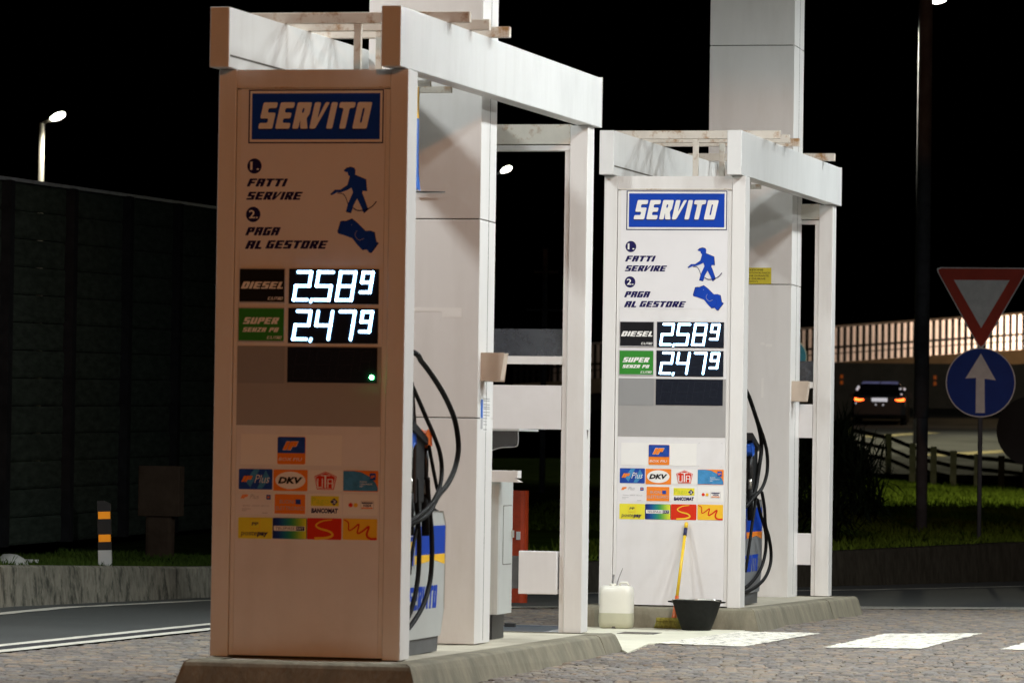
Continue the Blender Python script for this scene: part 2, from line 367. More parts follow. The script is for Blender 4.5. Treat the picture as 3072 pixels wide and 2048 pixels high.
def word(mb, text, tl, br, y, m, **k):
    """tl, br = (u, z) corners of the word on the panel; drawn as a thin sheet standing at depth y"""
    for g in fit_loops(loops_word(text, **k), tl[0], br[0], br[1], tl[1]):
        mb.prism(g[0], y, y + 0.0006, m, 'y', g[1:])

_txt_cache = {}
def text_mesh(s, shear=0.0, bold=0.0):
    key = (s, shear, bold)
    if key not in _txt_cache:
        cu = bpy.data.curves.new('lettering', 'FONT'); cu.body = s; cu.shear = shear; cu.offset = bold; cu.resolution_u = 2
        ob = bpy.data.objects.new('lettering', cu); COL.objects.link(ob)
        bpy.context.view_layer.update()
        dg = bpy.context.evaluated_depsgraph_get()
        me = bpy.data.meshes.new_from_object(ob.evaluated_get(dg))
        vs = [tuple(v.co) for v in me.vertices]; fs = [tuple(p.vertices) for p in me.polygons]
        bpy.data.objects.remove(ob); bpy.data.curves.remove(cu); bpy.data.meshes.remove(me)
        _txt_cache[key] = (vs, fs)
    return _txt_cache[key]
def text(mb, s, tl, br, y, m, shear=0.0, bold=0.0, axis='y'):
    vs, fs = text_mesh(s, shear, bold)
    if not vs: return
    a, b = min(v[0] for v in vs), max(v[0] for v in vs); c, d = min(v[1] for v in vs), max(v[1] for v in vs)
    X = lambda v: tl[0] + (v[0] - a) / (b - a) * (br[0] - tl[0])
    Z = lambda v: br[1] + (v[1] - c) / (d - c) * (tl[1] - br[1])
    mb.add([(X(v), y, Z(v)) if axis == 'y' else (y, X(v), Z(v)) for v in vs], fs, m)
def rect(mb, tl, br, y, m, t=0.0006, r=0.0):
    l = [(tl[0], br[1]), (br[0], br[1]), (br[0], tl[1]), (tl[0], tl[1])]
    if r: l = rnd(l, r)
    mb.prism(l, y, y + t, m, 'y')
def poly(mb, pts, y, m): mb.prism(pts, y, y + 0.0006, m, 'y')
def stroke(mb, pts, w, y, m, n=5):
    P = spline([(p[0], 0, p[1]) for p in pts], n)
    L_, R_ = [], []
    for i, p in enumerate(P):
        t = (P[min(i + 1, len(P) - 1)] - P[max(i - 1, 0)]).normalized(); q = Vector((-t.z, 0, t.x))
        ww = (w[0] + (w[1] - w[0]) * i / (len(P) - 1)) if isinstance(w, tuple) else w
        L_.append(p + q * ww / 2); R_.append(p - q * ww / 2)
    mb.add([(p.x, y, p.z) for p in L_] + [(p.x, y, p.z) for p in R_], [(i, i + 1, len(L_) + i + 1, len(L_) + i) for i in range(len(L_) - 1)], m)
def disc(mb, c, rx, rz, y, m, n=28):
    poly(mb, [(c[0] + rx * cos(2 * pi * i / n), c[1] + rz * sin(2 * pi * i / n)) for i in range(n)], y, m)

# ------------------------------------------------------------------ seven segment digits
SEG = {'0': 'abcdef', '2': 'abged', '5': 'afgcd', '8': 'abcdefg', '9': 'abcdfg', '4': 'fgbc', '7': 'abc'}
def digit_segments(ch, x0, x1, z0, z1, sh):
    """centre lines of the lit segments in panel coordinates, slanted by sh per unit height"""
    zm = (z0 + z1) / 2
    q = lambda x, z: (x + (z - z0) * sh, z)
    S = {'a': (q(x0, z1), q(x1, z1)), 'b': (q(x1, z1), q(x1, zm)), 'c': (q(x1, zm), q(x1, z0)), 'd': (q(x0, z0), q(x1, z0)),
         'e': (q(x0, zm), q(x0, z0)), 'f': (q(x0, z1), q(x0, zm)), 'g': (q(x0, zm), q(x1, zm))}
    return [S[c] for c in SEG[ch]]
def capsule(mb, p, q, w, y0, y1, m):
    p = Vector((p[0], p[1])); q = Vector((q[0], q[1])); t = (q - p).normalized(); n = Vector((-t.y, t.x)); r = w / 2
    pts = []
    for k in range(7): a = -pi / 2 + pi * k / 6; pts.append(tuple(q + t * (r * cos(a)) + n * (r * sin(a))))
    for k in range(7): a = pi / 2 + pi * k / 6; pts.append(tuple(p + t * (r * cos(a)) + n * (r * sin(a))))
    mb.prism(pts, y0, y1, m, 'y')
# ------------------------------------------------------------------ ground, road, verge
# outer edge of the cobbled forecourt (left side, then the diagonal far side)
EDGE = [(-3.9, -30.0), (-2.38, 2.0), (-1.83, 13.0), (-1.35, 14.95), (1.29, 17.9), (2.92, 18.75), (6.5, 20.2), (16, 23.5)]
def edge_x(y):
    for (a, b), (c, d) in zip(EDGE, EDGE[1:]):
        if b <= y <= d: return a + (c - a) * (y - b) / (d - b)
    return 99
def in_poly(x, y, P):
    c = False; j = len(P) - 1
    for i in range(len(P)):
        if (P[i][1] > y) != (P[j][1] > y) and x < (P[j][0] - P[i][0]) * (y - P[i][1]) / (P[j][1] - P[i][1]) + P[i][0]: c = not c
        j = i
    return c
ys = [-60, -30, 0, 11, 12, 13, 14, 15, 16, 17, 18, 26, 40, 90]
def sheet(name, xs0, xs1, off, m, ys=ys):
    mb = MB(); vs = []; fs = []
    for y in ys: vs += [(xs0(y), y, ground_z(y) + off), (xs1(y), y, ground_z(y) + off)]
    for i in range(len(ys) - 1): fs.append((2 * i, 2 * i + 1, 2 * i + 3, 2 * i + 2))
    mb.add(vs, fs, m); return mb.build(name)
tag(sheet('ground', lambda y: -300, lambda y: 300, -0.14, 'far_ground', ys=[-200, -60, 0, 11, 18, 60, 600]), kind='structure')
# asphalt lane that wraps round the forecourt
yy = [-60, -30, -10, 0, 2, 5, 8, 11, 12, 13, 14, 14.95, 16, 17, 17.9, 18.75, 20.2, 23.5, 30, 45]
road = MB(); vs = []; fs = []
for y in yy:
    ex = edge_x(y) if y < 23.5 else 60
    ex = -4.2 if y < -30 else ex
    vs += [(-5.6, y, ground_z(y)), (min(ex, 60), y, ground_z(y))]
for i in range(len(yy) - 1): fs.append((2 * i, 2 * i + 1, 2 * i + 3, 2 * i + 2))
road.add(vs, fs, 'asphalt'); tag(road.build('asphalt_road'), kind='structure')

def line_strip(mb, pts, w0, w1, z, m, rag=0.0):
    """painted strip beside a polyline, from offset w0 to w1 (to the left of travel)"""
    P = []
    for (a, b), (c, d) in zip(pts, pts[1:]):
        n = max(1, int(sqrt((c - a) ** 2 + (d - b) ** 2) / 0.25))
        P += [(a + (c - a) * k / n, b + (d - b) * k / n) for k in range(n)]
    P.append(pts[-1]); vs = []; fs = []
    for i, (x, y) in enumerate(P):
        tx = P[min(i + 1, len(P) - 1)][0] - P[max(i - 1, 0)][0]; ty = P[min(i + 1, len(P) - 1)][1] - P[max(i - 1, 0)][1]
        l = sqrt(tx * tx + ty * ty); nx, ny = -ty / l, tx / l
        r1, r2 = random.uniform(-rag, rag), random.uniform(-rag, rag)
        for w in (w0 + r1, w1 + r2): vs.append((x + nx * w, y + ny * w, ground_z(y + ny * w) + z))
    for i in range(len(P) - 1): fs.append((2 * i, 2 * i + 1, 2 * i + 3, 2 * i + 2))
    mb.add(vs, fs, m)
lm = MB()
line_strip(lm, EDGE[0:7], -0.02, 0.11, 0.005, 'road_paint', 0.006)
line_strip(lm, EDGE[0:7], 0.30, 0.42, 0.005, 'road_paint', 0.006)
line_strip(lm, [(-5.3, -30), (-4.62, 2), (-4.50, 10.2), (-4.40, 14.9), (-4.0, 17.0), (-2.2, 20.4)], -0.06, 0.09, 0.005, 'road_paint', 0.02)
line_strip(lm, [(-2.2, 20.4), (0.6, 24.0), (2.6, 27.6), (8, 34)], -0.05, 0.07, 0.005, 'road_paint', 0.03)
lm_o = lm.build('road_marking'); tag(lm_o, kind='structure')
pm = MB(); line_strip(pm, EDGE[0:7], 0.112, 0.298, 0.004, 'asphalt_patch', 0.003)
tag(pm.build('drain_strip'), kind='structure')

# islands (outline of the top; the foot is flared)
ISL1 = dict(x0=-0.01, x1=1.335, y0=-0.50, y1=5.62, z0=0.16, z1=0.115)
ISL2 = dict(x0=0.22, x1=1.70, y0=9.47, y1=15.45, z0=0.171, z1=0.10)
PAD = [(0.10, 5.7), (1.38, 5.62), (1.52, 5.1), (1.40, 6.5), (1.64, 9.5), (0.2, 9.5)]
MARKS = [[(1.42, 6.72), (1.50, 9.25), (2.27, 9.22), (2.10, 6.55)],
         [(2.66, 6.73), (2.75, 9.43), (3.45, 9.95), (3.35, 6.9)],
         [(3.90, 7.1), (3.97, 8.9), (4.8, 9.6), (4.65, 7.2)],
         [(5.2, 7.3), (5.3, 9.2), (6.1, 9.9), (5.95, 7.4)]]
bed = MB(); vs = []; fs = []
yb = [-12, 0, 2, 5, 8, 11, 12, 13, 14, 14.95, 16, 17, 17.9, 18.75, 20.2, 22]
for y in yb: vs += [(edge_x(y), y, ground_z(y) - 0.012), (18, y, ground_z(y) - 0.012)]
for i in range(len(yb) - 1): fs.append((2 * i, 2 * i + 1, 2 * i + 3, 2 * i + 2))
bed.add(vs, fs, 'mortar'); bed_o = tag(bed.build('cobblestone_pavement'), kind='structure')

CP = Vector((7.197589, -24.526109, 1.366779)); CR = _r.copy(); CU = _u.copy(); CF = _f.copy()
def cobble_geo(sx, sy, h, tx, ty):
    a, b = sx / 2, sy / 2; i = 0.012
    top = [(-a + i, -b + i), (a - i, -b + i), (a - i, b - i), (-a + i, b - i)]
    bot = [(-a, -b), (a, -b), (a, b), (-a, b)]
    v = [(x, y, -0.02) for x, y in bot] + [(x, y, h - 0.006 + tx * x + ty * y) for x, y in bot] + [(x, y, h + tx * x + ty * y) for x, y in top]
    f = [(8, 9, 10, 11)]
    for k in range(4):
        n = (k + 1) % 4
        f += [(k, n, 4 + n, 4 + k), (4 + k, 4 + n, 8 + n, 8 + k)]
    return v, f
cands = []
rng = random.Random(3)
y = -1.2; row = 0
while y < 20.6:
    x = max(edge_x(y) + 0.03, -3.2) + rng.uniform(0, 0.05); xmax = 9.5 if y < 6 else 11
    pit = 0.088
    while x < xmax:
        sx = rng.uniform(0.070, 0.100)
        cx = x + sx / 2; cy = y + 0.018 * sin(cx * 5.1 + row * .7) + rng.uniform(-.008, .008)
        x += sx + rng.uniform(0.006, 0.014)
        if cx < edge_x(cy) + 0.07: continue
        if ISL1['x0'] - .05 < cx < ISL1['x1'] + .08 and ISL1['y0'] - .03 < cy < ISL1['y1'] - .05: continue
        if ISL2['x0'] - .05 < cx < ISL2['x1'] + .08 and ISL2['y0'] - .03 < cy < ISL2['y1'] - .05: continue
        if in_poly(cx, cy, PAD): continue
        jx, jy = cx + rng.uniform(-.022, .022), cy + rng.uniform(-.03, .03)
        paint = False
        cands.append((cx, cy, sx * .97, rng.uniform(0.073, 0.083), rng.gauss(0, 0.0017), rng.gauss(0, 0.018), rng.gauss(0, 0.024), rng.uniform(-.05, .05), paint))
    y += pit; row += 1
def seen(c):
    d = Vector((c[0], c[1], ground_z(c[1]))) - CP; z = d.dot(CF)
    px, py = d.dot(CR) / z * 152.35 / 36, d.dot(CU) / z * 152.35 / 36
    return z if abs(px) < 0.495 and abs(py) < 0.331 else None
order = sorted((seen(c), i) for i, c in enumerate(cands) if seen(c) is not None)
singles = set(i for _, i in order[:300])
shapes = {}
for p in (False, True):
    shapes[p] = []
    for k in range(6):
        rg = random.Random(k); v, f = cobble_geo(rg.uniform(.070, .090), rg.uniform(.074, .083), 0, rg.gauss(0, .018), rg.gauss(0, .024))
        mb = MB(); mb.add(v, f, 'cobble_painted' if p else 'cobble'); o = mb.build('cobblestone'); shapes[p].append(o.data); bpy.data.objects.remove(o)
rest = MB(); rest.mi('cobble'); rest.mi('cobble_painted')
for i, (cx, cy, sx, sy, h, tx, ty, rz, paint) in enumerate(cands):
    gz_ = ground_z(cy)
    if i in singles:
        o = bpy.data.objects.new('cobblestone', shapes[paint][i % 6]); COL.objects.link(o); o.parent = bed_o
        o.location = (cx, cy, gz_ + h); o.rotation_euler = (0, 0, rz)
    else:
        v, f = cobble_geo(sx, sy, h, tx, ty); c_, s_ = cos(rz), sin(rz)
        rest.add([(cx + a * c_ - b * s_, cy + a * s_ + b * c_, gz_ + d) for a, b, d in v], f, 'cobble_painted' if paint else 'cobble')
ro = rest.build('cobblestones', bed_o); ro['kind'] = 'stuff'

for q in MARKS:
    pts = []
    for (a, b), (c, d) in zip(q, q[1:] + q[:1]):
        L_ = sqrt((c - a) ** 2 + (d - b) ** 2); n = int(L_ / 0.045)
        pts += [(a + (c - a) * k / n + rng.uniform(-.018, .018), b + (d - b) * k / n + rng.uniform(-.045, .045)) for k in range(n)]
    tris = tessellate_polygon([[Vector((p[0], p[1], 0)) for p in pts]])
    mb = MB(); mb.add([(p[0], p[1], 0.0052) for p in pts], [tuple(t_) for t_ in tris], 'worn_paint'); tag(mb.build('white_road_marking'), kind='structure')

# pale concrete apron between the two islands, with a slot drain
pad = MB(); pad.prism(PAD, -0.02, 0.006, 'slab', 'z'); pad_o = tag(pad.build('concrete_apron'), kind='structure')
MB().box(0.84, 1.13, 8.2, 8.55, 0.0065, 0.009, 'seam').build('slot_drain', pad_o)
MB().add([(0.9, 9.05, .0075), (1.42, 9.2, .0075), (1.30, 9.46, .0075), (0.5, 9.46, .0075)], [(0, 1, 2, 3)], 'concrete_top').build('grey_patch', pad_o)  # darker grey quad on the apron before the farther island

def island(I, label, joints):
    cx, cy = (I['x0'] + I['x1']) / 2, (I['y0'] + I['y1']) / 2
    root = thing('kerbed_island', label, 'kerbed island', (cx, cy, 0), 0, 'concrete pump islands')
    x0, x1, y0, y1 = I['x0'] - cx, I['x1'] - cx, I['y0'] - cy, I['y1'] - cy
    zt = lambda yv: I['z0'] + (I['z1'] - I['z0']) * (yv - y0) / (y1 - y0)
    # top slab inside the kerb ring
    t = 0.16
    mb = MB(); n = 8; vs = []; fs = []
    for k in range(n + 1):
        yv = y0 + t + (y1 - y0 - 2 * t) * k / n
        vs += [(x0 + t, yv, zt(yv) - 0.004), (x1 - t, yv, zt(yv) - 0.004)]
    for k in range(n): fs.append((2 * k, 2 * k + 1, 2 * k + 3, 2 * k + 2))
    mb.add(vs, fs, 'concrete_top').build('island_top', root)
    # kerb stones: profile swept along each side; each stone its own piece
    def stone(p, q, nx, ny, e0, e1):
        """from p to q along an edge, outward normal (nx, ny); e0/e1: corner flare"""
        (ax, ay), (bx, by) = p, q
        prof = [(-t, 0), (-0.028, 0), (-0.006, -0.012), (0.004, -0.032)]
        vs = []; fs = []; k = len(prof) + 1
        tx, ty = bx - ax, by - ay; L_ = sqrt(tx * tx + ty * ty); tx /= L_; ty /= L_
        for (px, py), e, sg in ((p, e0, -1), (q, e1, 1)):
            g = ground_z(py + cy) - 0.03
            for o_, dz in prof:
                vs.append((px + nx * o_ + tx * sg * e * (o_ + 0.0), py + ny * o_ + ty * sg * e * o_, zt(py) + dz))
            vs.append((px + nx * 0.055 + tx * sg * e * 0.055, py + ny * 0.055 + ty * sg * e * 0.055, g))
        for i in range(k - 1): fs.append((i, i + 1, k + i + 1, k + i))
        vs += [(px - nx * t - tx * 0 , py - ny * t, ground_z(py + cy) - 0.03) for px, py in (p, q)]
        fs += [tuple(range(k)) + (2 * k,), tuple(reversed(range(k, 2 * k))) + (2 * k + 1,)]
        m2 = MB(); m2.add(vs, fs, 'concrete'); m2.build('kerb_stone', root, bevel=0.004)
    gp = 0.006
    stone((x0, y0), (x1, y0), 0, -1, 1, 1)
    stone((x1, y1), (x0, y1), 0, 1, 1, 1)
    js = [y0] + [j - cy for j in joints] + [y1]
    for k in range(len(js) - 1):
        a, b = js[k] + (0 if k == 0 else gp), js[k + 1] - (0 if k == len(js) - 2 else gp)
        stone((x1, a), (x1, b), 1, 0, 1 if k == 0 else 0, 1 if k == len(js) - 2 else 0)
        stone((x0, b), (x0, a), -1, 0, 1 if k == len(js) - 2 else 0, 1 if k == 0 else 0)
    return root
isl1 = island(ISL1, 'long concrete island under the nearer white fuel kiosk', [5.05])
isl2 = island(ISL2, 'concrete island behind the white jerrycan and black bucket', [13.6])

# ---- retaining kerb and raised verge
WALL = [(-5.35, -30.0), (-5.10, 2.0), (-5.01, 10.7), (-4.85, 16.5), (-4.25, 18.3), (-2.6, 19.9), (0.04, 25.2), (1.89, 29.0), (4.5, 34.0), (12, 44), (30, 60)]
WTOP = [0.36, 0.36, 0.36, 0.22, 0.20, 0.20, 0.30, 0.38, 0.38, 0.5, 0.6]
wall_root = thing('retaining_kerb', 'low weathered concrete retaining kerb along the grass verge', 'retaining kerb', (-5.0, 10.0, 0))
acc = []
for i in range(1, len(WALL) - 2):
    (a, b), (c, d) = WALL[i], WALL[i + 1]; L_ = sqrt((c - a) ** 2 + (d - b) ** 2); n = max(1, round(L_ / 0.98))
    for k in range(n):
        t0, t1 = k / n, (k + 1) / n
        acc.append(((a + (c - a) * t0, b + (d - b) * t0, WTOP[i] + (WTOP[i + 1] - WTOP[i]) * t0), (a + (c - a) * t1, b + (d - b) * t1, WTOP[i] + (WTOP[i + 1] - WTOP[i]) * t1)))
for (a, b, h0), (c, d, h1) in acc:
    tx, ty = c - a, d - b; L_ = sqrt(tx * tx + ty * ty); tx /= L_; ty /= L_; nx, ny = ty, -tx
    g = 0.006; w = random.uniform(-.008, .008)
    ring = lambda x, y, h: [(x + nx * (0.03 + w), y + ny * (0.03 + w), ground_z(y) - .05), (x - nx * w, y - ny * w, h - .02), (x - nx * .02, y - ny * .02, h), (x - nx * .25, y - ny * .25, h), (x - nx * .25, y - ny * .25, ground_z(y) - .05)]
    v = ring(a + tx * g, b + ty * g, h0) + ring(c - tx * g, d - ty * g, h1)
    v = [(x + 5.0, y - 10.0, z) for x, y, z in v]
    mb = MB(); mb.add(v, [(i, (i + 1) % 5, 5 + (i + 1) % 5, 5 + i) for i in range(5)] + [(4, 3, 2, 1, 0), (5, 6, 7, 8, 9)], 'kerb_old' if b < 17 else 'kerb_shaded')
    mb.build('kerb_block', wall_root)
def terrain(x, y, d):
    s = min(max((y - 34) / 50, 0), 1.0)
    return 0.35 * s + 0.11 * s * min(max(-4.5 - x, 0), 6) * (1.0 if y < 86 else 0.6)
vg = MB(); vs = []; fs = []
DS = [0.2, 0.5, 1, 2, 3.5, 6, 9, 13, 18, 25, 34, 44, 54, 70, 100]
dirs = [(-1, 0), (-1, 0), (-1, 0), (-.95, .3), (-.7, .7), (-.45, .9), (-.4, .92), (-.36, .93), (-.3, .95), (-.2, .98), (0, 1)]
WW = []; 
for i in range(len(WALL) - 1):
    for k in range(6):
        t = k / 6; f_ = lambda A: A[i] + (A[i + 1] - A[i]) * t
        WW.append((f_([p[0] for p in WALL]), f_([p[1] for p in WALL]), f_(WTOP), f_([p[0] for p in dirs]), f_([p[1] for p in dirs])))
WW.append((*WALL[-1], WTOP[-1], *dirs[-1]))
for (x, y, h, dx, dy) in WW:
    for d in DS:
        X, Y = x + dx * d, y + dy * d
        base = h + (0.36 - h) * min(d / 12, 1)
        vs.append((X, Y, base - 0.03 + terrain(X, Y, d) * min(1, d / 10)))
nd = len(DS)
for i in range(len(WW) - 1):
    for k in range(nd - 1): fs.append((i * nd + k, (i + 1) * nd + k, (i + 1) * nd + k + 1, i * nd + k + 1))
vg.mi('soil'); vg.mi('grass_ground'); vg.v = vs; vg.f = fs; vg.smooth = [True] * len(fs); vg.m = [1 if min(vs[f[0]][1], vs[f[2]][1]) > 23 and vs[f[2]][0] > -6.5 - max(0, vs[f[0]][1] - 30) * .11 else 0 for f in fs]; verge = tag(vg.build('grass_verge'), kind='structure')
from mathutils.bvhtree import BVHTree
bvh = BVHTree.FromPolygons(vs, fs)
def vz(x, y, default=0.36):
    h = bvh.ray_cast(Vector((x, y, 30)), Vector((0, 0, -1)))
    return h[0].z if h[0] is not None else default

def grass(name, n, xr, yr, hr, m, label, ok=lambda x, y: True, seed=1, wd=0.006):
    rg = random.Random(seed); mb = MB(); vs = []; fs = []
    k = 0
    while k < n:
        x, y = rg.uniform(*xr), rg.uniform(*yr); k += 1
        if not ok(x, y): continue
        clump = 0.6 + 0.8 * abs(sin(x * 2.3 + 1.7 * sin(y * 1.9)) * cos(y * 1.3 + x))
        z = vz(x, y) - 0.01; h = rg.uniform(*hr) * clump; a = rg.uniform(0, pi); w = wd * rg.uniform(.7, 1.4); lx, ly = rg.gauss(0, h * .35), rg.gauss(0, h * .35)
        b = len(vs)
        vs += [(x - w * cos(a), y - w * sin(a), z), (x + w * cos(a), y + w * sin(a), z), (x + lx * .4 + w * .6 * cos(a), y + ly * .4, z + h * .6), (x + lx, y + ly, z + h)]
        fs += [(b, b + 1, b + 2), (b, b + 2, b + 3)]
    mb.add(vs, fs, m); return tag(mb.build(name), label, 'grass', kind='stuff')
grass('grass', 16000, (-7.6, -5.15), (9.5, 21), (0.02, 0.075), 'grass_near', 'dark short grass along the top of the retaining kerb')
def right_ok(x, y):
    return (x > -3.5 or y > 34) and vz(x, y, -9) > -1
grass('grass', 60000, (-8, 4.5), (21, 84), (0.04, 0.11), 'grass_far', 'dim green grass around the dark mast and the round arrow sign', right_ok, 2, 0.016)

# ------------------------------------------------------------------ kiosks
KW = 1.149; H = 3.45
def fuel_kiosk(loc, rz, far, ts, label, extra_rail):
    R = thing('fuel_kiosk', label, 'fuel kiosk', loc, rz, 'white steel fuel kiosks')
    P = 0.012                                     # depth of the infill panel behind the posts
    lay = lambda k: P - 0.0016 * k
    # posts
    MB().box(0, 0.107, 0, 0.231, 0, H - .002, 'paint_white').build('post', R, 0.004)
    MB().box(KW - 0.107, KW, 0, 0.231, 0, H - .002, 'paint_white').build('post', R, 0.004)
    bs = 0.017; yf = 5.505; zb = yf * ts
    ztop = 3.448 + bs * (yf + .156) - .003
    MB().box(0.978, 1.106, yf, yf + .231, zb, ztop, 'paint_white').build('post', R, 0.004)
    MB().box(-0.01, 0.118, yf, yf + .231, zb, ztop, 'paint_white').build('post', R, 0.004)
    MB().box(0.118 + .822, 0.118 + .856, yf + .02, yf + .2, zb, 3.38, 'paint_white').build('jamb', R)
    # top transom and infill panel
    MB().box(0.109, KW - 0.109, 0.006, 0.2, 3.338, H - .004, 'paint_white').box(0.12, KW - 0.115, 0.0045, 0.2, 3.3365, 3.345, 'paint_rusty').build('transom', R)
    MB().box(0.109, KW - 0.109, P + 0.02, 0.20, 0.004, 3.334, 'seam').box(0.112, 0.136, P, P + .02, 0.01, 3.33, 'paint_white').box(KW - 0.136, KW - 0.110, P, P + .02, 0.01, 3.33, 'paint_white')\
        .box(0.1375, KW - 0.1375, P, P + .02, 0.01, 3.33, 'paint_panel').build('front_panel', R)
    # dirt line and gap at the foot
    MB().box(0.02, KW - .02, 0.01, 0.22, -0.012, -0.001, 'seam').build('base_shim', R)
    # beams (sloping up a little towards the far end)
    L_ = 5.981
    for x0 in (-0.015, 1.138 - .118):
        b = MB().box(x0, x0 + .118, -0.156, -0.156 + L_, 3.448, 3.802, 'paint_beam', dz=bs * L_)
        bo = b.build('beam', R, 0.005)
        MB().box(x0 - .001, x0 + .119, -0.156 + L_ + .012, -0.156 + L_ + .020, 3.45 + bs * L_, 3.81 + bs * L_, 'paint_white').build('end_plate', bo)
        MB().box(x0 + .01, x0 + .108, -0.156 + L_ - .002, -0.156 + L_ + .012, 3.46 + bs * L_, 3.79 + bs * L_, 'seam').build('end_gap', bo)
        if x0 < .5: MB().box(x0 + .118, x0 + .1205, -0.13, 5.5, 3.512, 3.524, 'seam', dz=bs * 5.63).build('gutter_gap', bo)
    # solar frame rails lying across the beams
    rails = [(1.07, -.12, 1.262), (1.63, -.12, 1.258), (2.19, -.12, 1.262)] + ([(4.55, -.1, 1.245)] if extra_rail else [])
    for i, (ry, a, b) in enumerate(rails):
        z = 3.802 + bs * (ry + .156) + .002
        ra = MB().box(a, b, ry, ry + .05, z, z + .068, 'paint_rusty').build('rail', R, 0.004)
    for i, (sx, sy, ry) in enumerate([(0.535, 1.075, 1.07), (0.53 if not far else .665, 1.635, 1.63)]):
        z = 3.802 + bs * (ry + .156)
        MB().box(sx, sx + .045, sy, sy + .04, 3.46, z, 'paint_rusty').build('strut', R, 0.003)
        MB().box(0.104, 1.019, sy, sy + .04, 3.42 + bs * sy, 3.458 + bs * sy, 'paint_rusty').build('cross_bar', R)
    # rear frame
    off = -0.16
    for nm, z0, z1, m, y0 in (('transom', 3.57, 3.71, 'paint_rusty', 0), ('lintel', 3.525, 3.562, 'paint_white', .01), ('smoked_pane', 2.07, 2.26, 'smoked_glass', .05),
                              ('sill', 2.01, 2.066, 'paint_white', 0), ('cross_panel', 1.55, 1.86, 'paint_panel', .01)):
        MB().box(0.119, 0.977 if nm in ('transom', 'lintel') else 0.938, yf + y0, yf + y0 + (.012 if 'pane' in nm and nm != 'cross_panel' else .1), z0 + off, z1 + off, m).build(nm, R)
    if far: MB().box(0.40, 0.938, yf, yf + .09, .38 + off, .67 + off, 'paint_panel').build('cross_panel', R)
    else:
        MB().box(0.655, 0.930, yf - .03, yf + .09, .385 + off, .688 + off, 'paint_panel').build('cross_panel', R, .004)
        MB().box(0.45, 0.938, yf + .02, yf + .07, .42 + off, .65 + off, 'dark_grey').build('bracket', R)
    if not far:
        MB().prism([(yf + .10, 1.55 + off), (yf + .16, 1.55 + off), (yf + .13, 1.48 + off)], 1.1062, 1.1068, 'seam', 'x').build('latch', R)

    # ---------------- artwork on the front
    po = MB(); rect(po, (0.1359, 3.3342), (1.0070, 2.3823), lay(1), 'poster_white'); poster = po.build('poster', R)
    s = MB(); rect(s, (0.1814, 3.3290), (0.9999, 3.0127), lay(2), 'navy'); rect(s, (0.1899, 3.3215), (0.9935, 3.0201), lay(3), 'white_print'); rect(s, (0.2027, 3.3065), (0.9794, 3.0357), lay(4), 'sign_blue')
    word(s, 'SERVITO', (0.2418, 3.2473), (0.9285, 3.0905), lay(5), 'navy', shear=.22, gap=.17, bold=(.37, .33))
    word(s, 'SERVITO', (0.2431, 3.2534), (0.9312, 3.0980), lay(6), 'white_print', shear=.22, gap=.17, bold=(.37, .33)); s.build('sign', R)
    for c, t_ in (((0.2217, 2.8793), '1.'), ((0.2187, 2.5948), '2.')):
        s = MB(); disc(s, c, .0438, .0450, lay(2), 'navy')
        text(s, t_, (c[0] - .0255, c[1] + .0255), (c[0] + .0295, c[1] - .0235), lay(3), 'white_print', bold=.015); s.build('step_number', R)
    for t_, a, b in (('FATTI', (0.1764, 2.8058), (0.4270, 2.7587)), ('SERVIRE', (0.1746, 2.7278), (0.5187, 2.6809)), ('PAGA', (0.1728, 2.5199), (0.3877, 2.4714)), ('AL', (0.1724, 2.4412), (0.2728, 2.3916)), ('GESTORE', (0.2966, 2.4425), (0.6775, 2.3945))):
        s = MB(); word(s, t_, a, b, lay(2), 'navy', shear=.25); s.build('lettering', R)
    s = MB()
    man = [(0.7633, 2.8522), (0.7806, 2.8687), (0.8064, 2.8757), (0.8288, 2.8690), (0.8360, 2.8541), (0.8334, 2.8295), (0.9015, 2.8015), (0.9085, 2.7321), (0.8819, 2.7352), (0.8779, 2.7216), (0.8893, 2.6978), (0.9166, 2.6245), (0.8917, 2.6025), (0.8759, 2.6378), (0.8482, 2.6906), (0.8269, 2.6496), (0.8135, 2.6031), (0.7813, 2.6110), (0.7933, 2.6595), (0.8233, 2.7259), (0.8133, 2.7530), (0.7869, 2.7392), (0.7438, 2.7238), (0.7242, 2.7264), (0.6908, 2.7084), (0.6852, 2.7151), (0.7135, 2.7406), (0.7464, 2.7409), (0.7880, 2.7685), (0.8028, 2.8211), (0.7915, 2.8292), (0.7871, 2.8469)]
    poly(s, man, lay(2), 'navy')
    cxm, czm = (0.8323, 2.7382)
    poly(s, [(cxm + (a - cxm) * .95, czm + (b - czm) * .965) for a, b in man], lay(3), 'sign_blue')
    stroke(s, [(0.7277, 2.7203), (0.7627, 2.7158), (0.7818, 2.6901), (0.7948, 2.6527)], .0045, lay(2), 'navy')
    stroke(s, [(0.8243, 2.6346), (0.8524, 2.6198), (0.8915, 2.6215), (0.9360, 2.6397), (0.9663, 2.6726)], .006, lay(4), 'navy')
    s.build('attendant_pictogram', R)
    s = MB()
    note = [(0.7322, 2.4973), (0.7490, 2.5561), (0.7679, 2.5591), (0.7818, 2.5578), (0.8194, 2.5725), (0.8517, 2.5489), (0.9025, 2.5004), (0.9325, 2.5020), (0.9584, 2.4928), (0.9687, 2.4384), (0.9842, 2.4290), (0.9408, 2.3707), (0.9268, 2.3726), (0.9106, 2.3915), (0.8848, 2.3871), (0.8545, 2.4181), (0.8220, 2.4573), (0.7729, 2.4746), (0.7365, 2.4851)]
    poly(s, note, lay(2), 'navy'); cxm, czm = (0.8539, 2.4727)
    poly(s, [(cxm + (a - cxm) * .96, czm + (b - czm) * .96) for a, b in note], lay(3), 'sign_blue')
